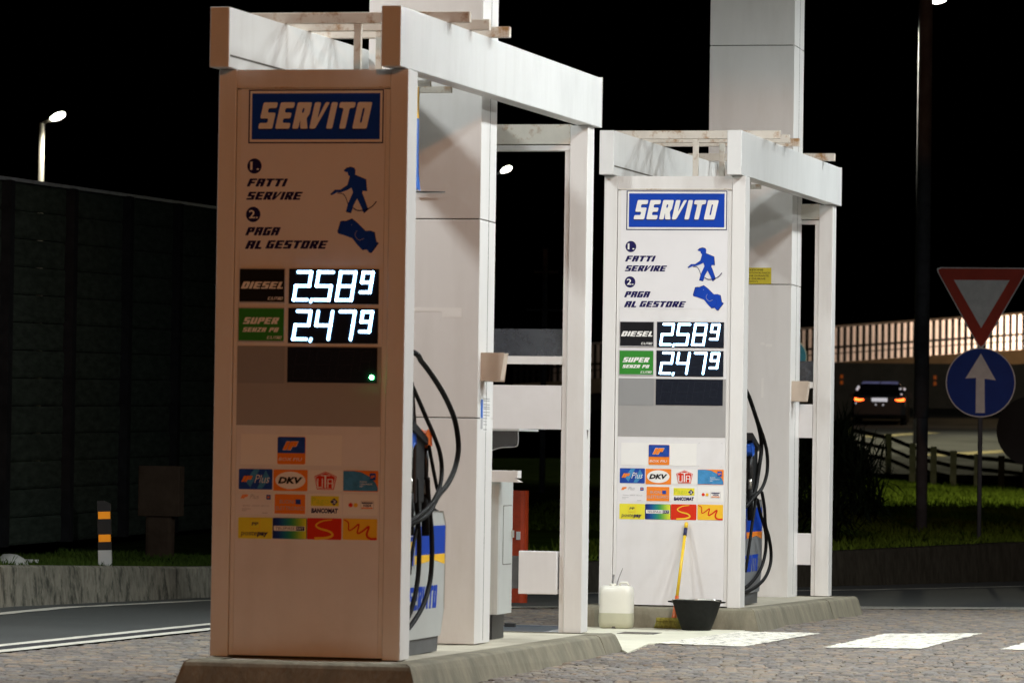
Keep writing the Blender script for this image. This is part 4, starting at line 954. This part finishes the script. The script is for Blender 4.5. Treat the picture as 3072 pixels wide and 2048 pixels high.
hood = [(-.3, 1.14), (-.3, 1.40), (.38, 1.40), (.38, 1.31), (.30, 1.29), (.22, 1.27), (.14, 1.22), (.09, 1.14)]
hb = MB(); hb.prism(hood, -.40, -.395, 'clear_plastic', 'y'); ho = hb.build('rain_hood', T); MB().prism([(-.3, 1.14), (-.02, 1.14), (-.02, 1.40), (-.3, 1.40)], .10, .105, 'clear_plastic', 'y').build('hood_side', ho)
MB().tube(spline([(.09, -.40, 1.14), (.10, -.40, 1.18), (.16, -.40, 1.245), (.25, -.40, 1.285), (.36, -.40, 1.295), (.38, -.40, 1.32), (.38, -.40, 1.40)], 4), .0022, 'plastic_edge', 6).build('hood_edge', ho)
MB().box(-.3, .39, -.42, .2, 1.402, 1.415, 'plastic_edge').build('hood_top', T)

def dispenser(x0, y0, z0, label):
    R = thing('paper_dispenser', label, 'dispenser', (x0, y0, z0), 0, 'beige paper dispensers on the pillars')
    MB().prism([(0, 0), (0, .175), (.150, .175), (.125, 0)], 0, .13, 'dispenser', 'y').build('body', R, .006)
    MB().prism([(.03, .14), (.10, .03), (.115, .03), (.120, .14)], .13, .134, 'black_plastic', 'y').build('opening', R)
    MB().prism([(.1252, .03), (.1452, .16), (.1462, .16), (.1262, .03)], .03, .10, 'paper', 'y').build('paper_roll', R)
    return R
dispenser(0.9465, 2.90, 1.845, 'small beige paper dispenser fixed to the nearer pillar')
dispenser(1.1735, 14.70, 1.895, 'small beige paper dispenser fixed to the farther pillar')

rc = thing('fire_extinguisher_cover', 'tall red rounded cover standing behind the white box panel', 'extinguisher cover', (-1.93, 17.2, -.087))
MB().prism(rnd([(-.12, -.08), (.11, -.08), (.11, .10), (-.12, .10)], .05), .0, 1.10, 'red_paint', 'z').build('cover', rc, .01)
MB().box(.02, .06, -.095, -.08, .62, .70, 'white_print').build('sticker', rc)

mt = thing('metal_trough', 'low grey metal trough lying on the ground beyond the nearer island', 'trough', (0.16, 7.3, 0))
MB().prism([(-.35, 0), (-.30, .045), (.30, .045), (.35, 0)], -.9, .9, 'galvanised', 'y').prism([(-.36, .045), (-.36, .055), (.36, .055), (.36, .045)], .88, .95, 'galvanised', 'y').build('lid', mt, .006)
MB().box(-.16, -.08, .70, .76, .046, .075, 'black_plastic').build('catch', mt)

# blue bag hanging behind the nearer front post; thin dark line on the pillar
bg = thing('hanging_bag', 'blue plastic bag with amber edge hanging behind the nearer front post', 'bag', (0.88, 1.25, 3.0))
MB().prism([(-.10, 0), (.13, -.015), (.075, .10), (.07, .42), (-.10, .42)], -.01, .012, 'bag_blue', 'x').build('bag', bg, .004)
MB().prism([(-.10, .42), (.07, .42), (.06, .62), (-.10, .62)], -.012, .013, 'amber_print', 'x').build('top_edge', bg)
MB().tube([(0, -.1, .62), (0, .14, .62), (0, .10, .46)], .003, 'steel', 6).build('hook', bg)
tag(MB().tube([(0.50, 2.80, 3.062), (0.715, 2.80, 3.062)], [.006, .003], 'dark_grey', 6).build('thin_dark_line'), 'thin dark line on the nearer pillar below the bag', 'bracket')  # thin dark tapering tube along the pillar front

# ------------------------------------------------------------------ jerrycan, bucket, broom
J = thing('jerrycan', 'translucent white plastic jerrycan half full beside the farther kiosk', 'jerrycan', (0.635, 9.23, 0.008))
def rsec(w, d, r): return rnd([(-w, -d), (w, -d), (w, d), (-w, d)], r)
secs = [(0.00, .116, .085, .05), (.012, .128, .095, .05), (.05, .133, .10, .045), (.09, .133, .10, .045), (.12, .130, .10, .045), (.19, .131, .10, .045), (.27, .130, .10, .045), (.312, .128, .098, .045), (.33, .116, .088, .05), (.336, .09, .07, .05)]
jb = MB(); allv = []; n = None
for z, w, d, r in secs:
    sct = rsec(w, d, r); n = len(sct); allv += [(x, y, z) for x, y in sct]
fl = [(k * n + i, k * n + (i + 1) % n, (k + 1) * n + (i + 1) % n, (k + 1) * n + i) for k in range(len(secs) - 1) for i in range(n)]
jb.add(allv, [tuple(reversed(range(n)))] + fl[:4 * n], 'can_liquid', True)
jb.add(allv, fl[4 * n:] + [tuple((len(secs) - 1) * n + i for i in range(n))], 'can_plastic', True); jb.build('body', J)
MB().tube([(-.03, 0, .332), (-.03, 0, .352)], .028, 'can_plastic', 14).build('cap', J)
MB().tube([(.02, .0, .336), (.035, .0, .36), (.085, .0, .36), (.10, .0, .336)], .009, 'can_plastic', 8).build('grip', J)
MB().prism([(-.02, 0), (.015, 0), (.008, .016), (-.012, .016)], -.1006, -.098, 'seam', 'y').build('foot_notch', J)
MB().tube([(-.0, 0, .34), (.012, .03, .40), (.03, .08, .47)], [.006, .004, .003], 'clear_plastic', 8).build('spout', J)
MB().tube([(-.035, 0.0, .345), (-.03, .02, .42)], .009, 'clear_plastic', 8).build('funnel_tube', J)

B_ = thing('bucket', 'black rubber builder bucket on the ground in front of the broom', 'bucket', (1.285, 9.20, 0.008))
def ringv(r, z, n=32): return [(r * cos(2 * pi * i / n), r * sin(2 * pi * i / n), z) for i in range(n)]
v = ringv(.112, 0) + ringv(.118, .01) + ringv(.160, .12) + ringv(.180, .185) + ringv(.188, .208) + ringv(.192, .225) + ringv(.198, .232) + ringv(.194, .238) + ringv(.182, .232) + ringv(.172, .19) + ringv(.150, .10) + ringv(.105, .015)
k = len(v) // 32
MB().add(v, [tuple(reversed(range(32)))] + [(a * 32 + i, a * 32 + (i + 1) % 32, (a + 1) * 32 + (i + 1) % 32, (a + 1) * 32 + i) for a in range(k - 1) for i in range(32)] + [tuple((k - 1) * 32 + i for i in range(32))], 'bucket_black', True).build('shell', B_)
for sg in (-1, 1): MB().prism([(sg * .19, .212), (sg * .225, .216), (sg * .228, .226), (sg * .19, .228)], -.03, .03, 'bucket_black', 'y').build('lug', B_)
MB().tube(spline([(-.20, 0, .22), (-.15, -.13, .241), (0, -.195, .245), (.15, -.13, .241), (.20, 0, .22)], 6), .004, 'steel', 8).build('handle', B_)
MB().prism([(-.100, .178), (-.075, .172), (-.072, .184), (-.096, .19)], -.146, -.144, 'paper', 'y').build('label_scrap', B_)

Q = thing('broom', 'broom with a yellow handle leaning on the farther kiosk front', 'broom', (1.07, 9.36, 0.01))
h0, h1 = Vector((0.012, -.02, .09)), Vector((0.045, .285, .835))
hp = lambda t: h0 + (h1 - h0) * t
MB().tube([hp(.22), hp(.86)], .0125, 'broom_yellow', 12).build('handle', Q)
MB().tube([hp(.86), hp(.94)], .0150, 'broom_navy', 12).build('grip', Q)
MB().tube([hp(.94), hp(.985), hp(1)], [.014, .016, .012], 'broom_yellow', 12).build('end_cap', Q)
MB().tube([hp(-.02), hp(.0), hp(.22)], [.022, .020, .016], 'nozzle_orange', 12).build('socket', Q)
MB().box(-.13, .15, -.06, .015, .055, .085, 'bristle').build('head', Q, .006)
br = MB()
for i in range(26):
    for j in range(4):
        x = -.125 + i * .0108; y = -.05 + j * .018
        br.tube([(x, y, .058), (x * 1.12, y * 1.25, .001)], .0045, 'bristle', 5)
br.build('bristles', Q)

# ------------------------------------------------------------------ left side: barrier, lamps, marker, box, stones
fd = Vector((-0.104, 0.995, 0)).normalized(); fp = Vector((-7.56, 19.87, 0.36))
NB = thing('noise_barrier', 'tall dark green noise barrier of long horizontal boards', 'noise barrier', tuple(fp))
st = [-12.0 + 3.1 * k - .01 for k in range(0, 13)]
st = [-2.81 + 3.02 * k for k in range(-4, 10)]
ang = math.atan2(fd.y, fd.x)
rgb = random.Random(5)
for k in range(len(st) - 1):
    a, b = fd * st[k], fd * st[k + 1]; nx, ny = fd.y, -fd.x
    top0 = 4.06 + .033 * (st[k] + 2.8) - .36; top1 = 4.06 + .033 * (st[k + 1] + 2.8) - .36
    nb = 13
    for j in range(nb):
        z0, z1 = (j / nb), ((j + 1) / nb)
        q = rgb.uniform(0, .012)
        vs = []
        for (p, tp) in ((a + fd * .09, top0), (b - fd * .09, top1)):
            for o_, zz, dz in ((.0 + q, z0, .004), (.010 + q, z0 + .10 / nb, 0), (.012 + q, z1 - .10 / nb, 0), (.0 + q, z1, -.004), (-.08, z1, -.006), (-.08, z0, .006)):
                vs.append((p.x + nx * o_, p.y + ny * o_, zz * tp + dz))
        MB().add(vs, [(i, (i + 1) % 6, 6 + (i + 1) % 6, 6 + i) for i in range(6)] + [(5, 4, 3, 2, 1, 0), (6, 7, 8, 9, 10, 11)], 'barrier_green').build('board', NB)
    vs = [(p.x + nx * o_, p.y + ny * o_, tp + dz) for p, tp in ((a, top0), (b, top1)) for o_, dz in ((.06, .0), (.06, .035), (-.1, .035), (-.1, 0))]
    MB().add(vs, [(i, (i + 1) % 4, 4 + (i + 1) % 4, 4 + i) for i in range(4)] + [(3, 2, 1, 0), (4, 5, 6, 7)], 'barrier_cap').build('capping', NB)
    c = a + Vector((nx, ny, 0)) * .02
    MB().add([(c.x + fd.x * u - fd.y * v_, c.y + fd.y * u + fd.x * v_, z) for z in (0, top0) for u, v_ in ((-.1, -.09), (.1, -.09), (.1, .09), (-.1, .09))], [(0, 1, 5, 4), (1, 2, 6, 5), (2, 3, 7, 6), (3, 0, 4, 7), (4, 5, 6, 7)], 'barrier_post').build('post', NB)

def street_lamp(x, y, z0, zt, arm, label, lit=True, r=.045, m='pole_light', head=.17, power=0, col=(1, .96, .85), aim=(-.1, 0, -1)):
    R = thing('street_lamp', label, 'street lamp', (x, y, z0), 0, None)
    h = zt - z0
    MB().tube([(0, 0, 0), (0, 0, h * .5), (0, 0, h)], [r * 1.3, r * 1.1, r * .85], m, 12).build('pole', R)
    ax, az = arm
    MB().tube([(0, 0, h - .02), (ax * .75, 0, h + az * .75)], r * .5, m, 8).build('arm', R)
    hd = MB(); n = 12; vs = []; 
    c = Vector((ax, 0, h + az)); dirv = Vector((ax, 0, az)).normalized()
    sec = [(-1, .25), (-.7, .6), (-.2, .95), (.3, 1), (.75, .8), (1, .35)]
    pts = [c + dirv * head * t for t, _ in sec]
    hd.tube(pts, [head * .42 * q for _, q in sec], 'lamp_glow' if lit else m, 12); hd.build('lamp_head', R)
    if power:
        ld = bpy.data.lights.new('street_light', 'SPOT'); ld.energy = power; ld.shadow_soft_size = .25; ld.color = col; ld.spot_size = radians(140); ld.spot_blend = .7
        lo = bpy.data.objects.new('street_light', ld); COL.objects.link(lo); lo.location = (x + ax, y, zt + az - head * .42 - .30)
        lo.rotation_euler = Vector(aim).to_track_quat('-Z', 'Y').to_euler()
    return R
street_lamp(-21.74, 61.1, .9, 8.10, (.33, .13), 'lit street lamp with a pale pole rising behind the noise barrier', power=160, r=.06)
street_lamp(-21.45, 102.2, 1.5, 9.70, (.45, .20), 'lit street lamp glimpsed through the open frame of the nearer kiosk', head=.17, power=0, r=.05, m='pole_dark')
street_lamp(-8.9, 104.8, 1.8, 15.05, (.52, .12), 'lit street lamp at the top edge above the dark mast', head=.24, power=14000, r=.06, m='pole_dark', col=(1, .95, .7), aim=(3, -7, -14))

D_ = thing('delineator_post', 'leaning white and black road marker post with two orange reflectors', 'marker post', (-5.577, 15.40, vz(-5.577, 15.4) - .02), 0)
D_.rotation_euler = (0, radians(-2.2), radians(12))
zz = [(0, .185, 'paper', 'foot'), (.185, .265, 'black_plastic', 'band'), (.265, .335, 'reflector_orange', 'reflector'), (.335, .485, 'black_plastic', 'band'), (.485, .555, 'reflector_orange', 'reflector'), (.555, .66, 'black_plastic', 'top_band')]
for a, b, m, nme in zz:
    w = .064
    if nme == 'top_band': MB().prism([(-w, a), (w, a), (w, b - .03), (0, b), (-w, b + .0)], -.03, .03, m, 'y').build(nme, D_)
    else:
        q = .008 if nme == 'reflector' else 0
        MB().box(-w + q, w - q, -.03 - q * .3, .03, a + .0005, b - .0005, m).build(nme, D_)
U = thing('utility_box', 'rusty dark utility box on a stubby pedestal before the noise barrier', 'utility box', (-6.47, 20.1, vz(-6.47, 20.1) - .02), .1)
MB().box(-.225, .225, -.14, .14, .46, 1.00, 'old_box').build('cabinet', U, .01)
MB().prism(rnd([(-.15, -.11), (.14, -.11), (.14, .11), (-.15, .11)], .04), 0, .457, 'old_box', 'z').build('pedestal', U)
MB().box(-.20, .20, -.1435, -.1405, .49, .97, 'old_box').build('door', U)
def rock(x, y, sx, sy, sz, label, seed):
    rg = random.Random(seed); mb = MB(); n = 14; vs = [(0, 0, sz)]; fs = []
    for r_, zf in ((.45, .92), (.8, .62), (1, .2), (1.02, -.1)):
        for i in range(n):
            a = 2 * pi * i / n; q = 1 + rg.uniform(-.12, .12)
            vs.append((sx * r_ * cos(a) * q, sy * r_ * sin(a) * q, sz * (zf + rg.uniform(-.07, .07))))
    for i in range(n): fs.append((0, 1 + i, 1 + (i + 1) % n))
    for k in range(3):
        for i in range(n): fs.append((1 + k * n + i, 1 + (k + 1) * n + i, 1 + (k + 1) * n + (i + 1) % n, 1 + k * n + (i + 1) % n))
    o = mb.add(vs, fs, 'stone_white', True).build('rock', loc=(x, y, vz(x, y))); return tag(o, label, 'rock')
rock(-5.93, 13.65, .165, .12, .115, 'rounded white rock lying in the grass above the kerb', 4)
tag(MB().prism([(-.22, -.05), (.14, -.05), (.20, .0), (.04, .06), (-.22, .05)], 0, .03, 'stone_white', 'z').build('stone_slab', loc=(-6.15, 14.5, vz(-6.1, 14.5) + .03)), 'flat pale stone slab just behind the white rock', 'stone')

# ------------------------------------------------------------------ right side: mast, signs, shrub, fence
M_ = thing('dark_mast', 'thick dark mast standing in the grass beside the give way sign', 'mast', (-.42, 37.3, vz(-.42, 37.3)))
MB().tube([(0.02, 0, 0), (0.015, 0, 1.9)], .082, 'pole_dark', 16).build('pole', M_)
MB().tube([(0, 0, 1.62), (0, 0, 12.5)], [.108, .085], 'pole_dark', 16).build('sleeve', M_)
def disc3(mb, c, r, t, m, n=40, y=0): mb.prism([(c[0] + r * cos(2 * pi * i / n), c[1] + r * sin(2 * pi * i / n)) for i in range(n)], y, y + t, m, 'y')
S_ = thing('road_sign', 'give way triangle above a round blue arrow sign on one pole', 'road sign', (.955, 32.45, vz(.955, 32.45)), radians(2))
zb = vz(.955, 32.45)
MB().tube([(0, .03, 0), (0, .03, 3.45)], .031, 'pole_dark', 12).build('pole', S_)
tri = rnd([(-.62, 3.57 ), (.62, 3.57), (0.0, 2.47)], .075)
tri_c = lambda k, cz=3.203: [(x * k, cz + (z - cz) * k) for x, z in tri]
s = MB(); s.prism(tri, -.006, .0, 'sign_white', 'y'); s.prism(tri_c(.965), -.009, -.0065, 'sign_red', 'y'); s.prism([(-.365, 3.405), (.365, 3.405), (0, 2.775)], -.012, -.0095, 'sign_white', 'y'); s.build('give_way_plate', S_)
cz = 2.42 - zb
cz = 2.06
s = MB(); disc3(s, (0, cz), .458, .006, 'sign_white'); disc3(s, (0, cz), .444, .002, 'sign_deep_blue', y=-.003)
s.prism([(-.060, cz - .40), (.060, cz - .40), (.052, cz + .05), (.20, cz + .03), (0, cz + .38), (-.20, cz + .05), (-.060, cz + .06)], -.006, -.0035, 'sign_white', 'y'); s.build('arrow_plate', S_)
S2 = thing('road_sign', 'dark back of a round sign cut by the right frame edge', 'road sign', (1.32, 35.6, vz(1.32, 35.6)), radians(2))
MB().tube([(0, .03, 0), (0, .03, 2.0)], .03, 'pole_dark', 12).build('pole', S2)
s = MB(); disc3(s, (0, 1.45), .48, .02, 'sign_back'); s.build('plate', S2)
S3 = thing('road_sign', 'round blue sign half hidden behind the pillar of the farther kiosk', 'road sign', (-8.09, 74.5, .9), 0)
MB().tube([(0, .03, 0), (0, .03, 3.1)], .04, 'pole_dark', 12).build('pole', S3)
s = MB(); disc3(s, (0, 2.82), .42, .02, 'sign_white'); disc3(s, (0, 2.82), .41, .004, 'card_light_blue', y=-.006); s.build('plate', S3)
tag(MB().tube([(0, 0, 0), (0, 0, 4.5)], [.055, .045], 'pole_dark', 10).box(-.35, .35, -.02, .02, 3.35, 3.39, 'pole_dark').box(-.2, .25, -.02, .02, 4.05, 4.09, 'pole_dark').build('signal_mast', loc=(-9.42, 53.6, vz(-9.42, 53.6))), 'thin dark mast with short crossbars seen through the nearer kiosk frame', 'mast')

# spiky shrub
SH = thing('spiky_shrub', 'dark spiky shrub with long narrow leaves right of the farther kiosk', 'shrub', (-.75, 30.6, vz(-.75, 30.6)))
rg = random.Random(11)
def blades(n, cx, cy, cz, L, spread, name, up=.2):
    mb = MB()
    for i in range(n):
        a = rg.uniform(0, 2 * pi); e = rg.uniform(up, 1.45); l = L * rg.uniform(.55, 1.1); w = rg.uniform(.010, .020)
        d = Vector((cos(a) * cos(e), sin(a) * cos(e), sin(e))); p = Vector((cx, cy, cz)) + Vector((rg.gauss(0, spread), rg.gauss(0, spread), rg.gauss(0, spread * .6)))
        sd = d.cross(Vector((0, 0, 1))).normalized() * w; dr = Vector((0, 0, -l * .22 * cos(e)))
        m1 = p + d * l * .5; m2 = p + d * l + dr
        b = [p - sd * .6, p + sd * .6, m1 + sd, m1 - sd, m2]
        mb.add(b, [(0, 1, 2, 3), (3, 2, 4)], 'leaf_dark')
    return mb.build(name, SH)
MB().tube([(0, 0, 0), (0.05, 0, .6), (0, 0, 1.1)], [.08, .07, .05], 'leaf_dark', 8).build('trunk', SH)
for q in ((.25, 0, .75, .65), (.0, .1, 1.15, .75), (-.35, .1, .9, .8), (.42, -.1, .45, .55), (-.05, -.2, .35, .7), (-.6, .2, .5, .8), (.30, .2, 1.0, .45)):
    blades(260, q[0], q[1], q[2], q[3], .13, 'leaf_clump', -.5)

# wooden roadside fence
WF = thing('wooden_fence', 'low wooden post and rail fence between grass and ramp', 'fence', (-6.0, 85.2, .8))
posts = [(-9.6, 88.9, 1.55), (-8.5, 87.8, 1.38), (-7.38, 87.0, 1.19), (-6.58, 85.6, .95), (-6.0, 85.26, .87), (-5.42, 84.6, .77), (-4.73, 83.8, .70), (-4.0, 82.6, .66), (-3.3, 81.6, .60), (-2.6, 80.6, .55), (-1.9, 79.6, .5)]
pz = [(x + 6.0, y - 85.2, z - .8) for x, y, z in posts]
for i, (x, y, z) in enumerate(pz):
    MB().box(x - .075, x + .075, y - .05, y + .05, z - .15, z + .86, 'wood_post' if i in (1, 2, 3, 4, 5, 6) else 'wood_fence').build('post', WF)
for (a, b) in zip(pz, pz[1:]):
    for h, t in ((.70, .11), (.42, .10), (.14, .10)):
        MB().add([(p[0] + o_, p[1] + .055 + o2, p[2] + h + dz) for p, o_ in ((a, .02), (b, -.02)) for o2, dz in ((0, 0), (.04, 0), (.04, t), (0, t))], [(0, 1, 5, 4), (1, 2, 6, 5), (2, 3, 7, 6), (3, 0, 4, 7), (0, 3, 2, 1), (4, 5, 6, 7)], 'wood_fence').build('rail', WF)

# ramp road, its wall and the car
def rz_(y): return 1.0 + (y - 86) * .0470
rr = MB(); vs = []; fs = []
for i, y in enumerate((86.5, 95, 105, 115, 125, 136)):
    vs += [(-8.6 - (y - 86) * .13, y, rz_(y)), (18, y, rz_(y))]
    if i: fs.append((2 * i - 2, 2 * i - 1, 2 * i + 1, 2 * i))
rr.add(vs, fs, 'ramp_road'); tag(rr.build('ramp_road'), kind='structure')
rl = MB()
for (x0, y0, x1, y1, w) in ((-7.9, 97.0, -6.0, 100.8, .35), (-11.2, 109, -9.6, 113, .25)):
    rl.add([(x0, y0, rz_(y0) + .01), (x0 + w * 2.2, y0 - .6, rz_(y0 - .6) + .01), (x1 + w * 2.2, y1 - .6, rz_(y1 - .6) + .01), (x1, y1, rz_(y1) + .01)], [(0, 1, 2, 3)], 'ramp_line')
tag(rl.build('ramp_marking'), kind='structure')
RW = thing('ramp_wall', 'grey concrete wall below the bridge beyond the ramp', 'wall', (-10, 135, 3.2))
MB().box(-7.5, 26, 0, .4, -.4, 1.75, 'ramp_wall').build('wall_face', RW)
for x in (-5.43, -1.96, 1.5):
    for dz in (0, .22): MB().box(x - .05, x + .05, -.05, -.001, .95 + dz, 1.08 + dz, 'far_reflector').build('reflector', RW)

BR = thing('bridge', 'bridge with tall slatted railing lit by oncoming headlights', 'bridge', (-14, 144.5, 5.3))
bz = lambda x: .078 * (x + 14 - 14 + 3.0)     # local rise towards the right
def quadbox(mb, x0, x1, y0, y1, z0, z1, m):
    mb.add([(x, y, z + .078 * x) for x, z in ((x0, z0), (x1, z0)) for y in (y0, y1)] + [(x, y, z + .078 * x) for x, z in ((x0, z1), (x1, z1)) for y in (y0, y1)], [(0, 1, 3, 2), (4, 6, 7, 5), (0, 2, 6, 4), (1, 5, 7, 3), (0, 4, 5, 1), (2, 3, 7, 6)], m)
s = MB(); quadbox(s, -16, 16, 0, 7.5, -.45, .12, 'bridge_concrete'); s.build('deck', BR)
s = MB(); quadbox(s, -16, 16, .4, .9, -1.1, -.255, 'bridge_dark'); s.build('girder', BR)
s = MB(); quadbox(s, -16, 16, 7.1, 7.4, .125, 1.72, 'bridge_parapet'); s.build('far_parapet', BR)
s = MB(); quadbox(s, -16, 16, 7.05, 7.1, 1.72, 1.78, 'bridge_parapet'); s.build('far_coping', BR)
for k in range(130):
    x = -16 + .25 * k
    s = MB(); s.add([(x + a, y_, z + .078 * x) for a in (0, .125) for y_ in (.05, .09) for z in (.12, 1.50)], [(0, 1, 5, 4), (2, 6, 7, 3), (0, 4, 6, 2), (1, 3, 7, 5), (0, 2, 3, 1), (4, 5, 7, 6)], 'bridge_dark'); s.build('baluster', BR)
for z0, z1 in ((.66, .75), (.44, .48)):
    s = MB(); quadbox(s, -16, 16, .0, .045, z0, z1, 'bridge_dark'); s.build('rail', BR)
s = MB(); quadbox(s, -16, 16, 0.0, .12, 1.505, 1.56, 'bridge_parapet'); s.build('top_rail', BR)

CAR = thing('car', 'black car with glowing tail lights driving away up the ramp', 'car', (-11.72, 117.75, rz_(117.75)), radians(6))
def loft(mb, secs, m, smooth=True):
    n = len(secs[0]); vs = [p for s_ in secs for p in s_]
    fs = [(k * n + i, k * n + (i + 1) % n, (k + 1) * n + (i + 1) % n, (k + 1) * n + i) for k in range(len(secs) - 1) for i in range(n)]
    mb.add(vs, fs + [tuple(reversed(range(n))), tuple((len(secs) - 1) * n + i for i in range(n))], m, smooth)
def sec(y, w, z0, z1, wt): return [(-w, y, z0), (w, y, z0), (w * 1.01, y, (z0 + z1) / 2), (wt, y, z1), (-wt, y, z1), (-w * 1.01, y, (z0 + z1) / 2)]
s = MB(); loft(s, [sec(0, .86, .35, .95, .80), sec(.12, .91, .28, 1.0, .86), sec(1.2, .92, .26, 1.02, .88), sec(3.4, .92, .26, .98, .86), sec(4.2, .88, .3, .86, .80), sec(4.5, .78, .36, .75, .70)], 'car_paint', False); body = s.build('body', CAR, .03)
s = MB(); loft(s, [sec(.25, .80, .99, 1.01, .79), sec(.55, .80, .99, 1.38, .60), sec(.95, .80, .99, 1.45, .60), sec(2.2, .80, .99, 1.45, .60), sec(3.2, .78, .98, 1.0, .76)], 'car_glass', False); s.build('cabin', CAR, .02)
MB().box(-.58, -.02, .75, 2.0, 1.452, 1.475, 'roof_blue_light').box(.03, .58, .75, 2.0, 1.452, 1.475, 'roof_blue_light').build('roof', CAR)
MB().box(-.60, -.02, .38, .62, 1.395, 1.44, 'roof_blue_light').box(.02, .60, .38, .62, 1.395, 1.44, 'roof_blue_light').build('spoiler', CAR)
for sg in (-1, 1):
    MB().prism(rnd([(sg * .82, .92), (sg * .82, .83), (sg * .68, .81), (sg * .52, .84), (sg * .52, .88), (sg * .68, .88)], .02), -.03, .02, 'tail_light', 'y').build('tail_light', CAR)
    for yw in (.85, 3.6):
        s = MB(); s.tube([(sg * .90, yw, .33), (sg * .68, yw, .33)], .33, 'black_rubber', 20); wl = s.build('wheel', CAR)
    MB().box(min(sg * .88, sg * 1.08), max(sg * .88, sg * 1.08), 2.7, 2.8, .98, 1.12, 'car_paint').build('wing_mirror', CAR)
MB().box(-.26, .26, -.02, .01, .80, .92, 'car_glow').build('number_plate', CAR)
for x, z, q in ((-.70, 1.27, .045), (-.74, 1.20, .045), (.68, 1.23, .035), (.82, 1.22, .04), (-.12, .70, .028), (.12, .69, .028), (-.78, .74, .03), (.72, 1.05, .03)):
    MB().tube([(x, .05 if z > 1 else -.04, z), (x, .02 if z > 1 else -.05, z)], q, 'car_glow', 10).build('painted_glint', CAR)  # painted glints: small glowing discs set on the body

# headlights beyond the right frame edge, shining along the bridge, then added fill spots
def spot(loc, tgt, e, ang_, col=(1, .86, .72), size=.1):
    d = bpy.data.lights.new('headlight_or_fill', 'SPOT'); d.energy = e; d.spot_size = radians(ang_); d.spot_blend = .6; d.color = col; d.shadow_soft_size = size
    o = bpy.data.objects.new('headlight_or_fill', d); COL.objects.link(o); o.location = loc
    o.rotation_euler = (Vector(tgt) - Vector(loc)).to_track_quat('-Z', 'Y').to_euler()
spot((-8.0, 148.2, 6.7), (-10.5, 151.6, 5.8), 6500, 105, (1, .80, .62))
spot((-5, 136.5, 5.2), (-10.0, 144.5, 5.6), 900, 70, (1, .62, .30))  # added fill for the bridge fascia, no real source there
spot((-7.0, 148.8, 6.6), (-20.0, 151.8, 5.9), 500, 60, (1, .62, .52))

spot((1.5, 122, 9.0), (-6.5, 121, 2.6), 2600, 55, (1, .66, .34), .2)  # unseen lamp added for the warm patch on the ramp
spot((-4.0, 104.0, 10.5), (-12.0, 126, 2.8), 2600, 80, (.95, .93, .85), .3)  # added wide fill for the ramp and wall round the car
spot((7.5, 60, 9.5), (-2.5, 66, .5), 9000, 75, (1, .93, .55), .2)      # unseen lamp added beyond the right frame edge to brighten the grass
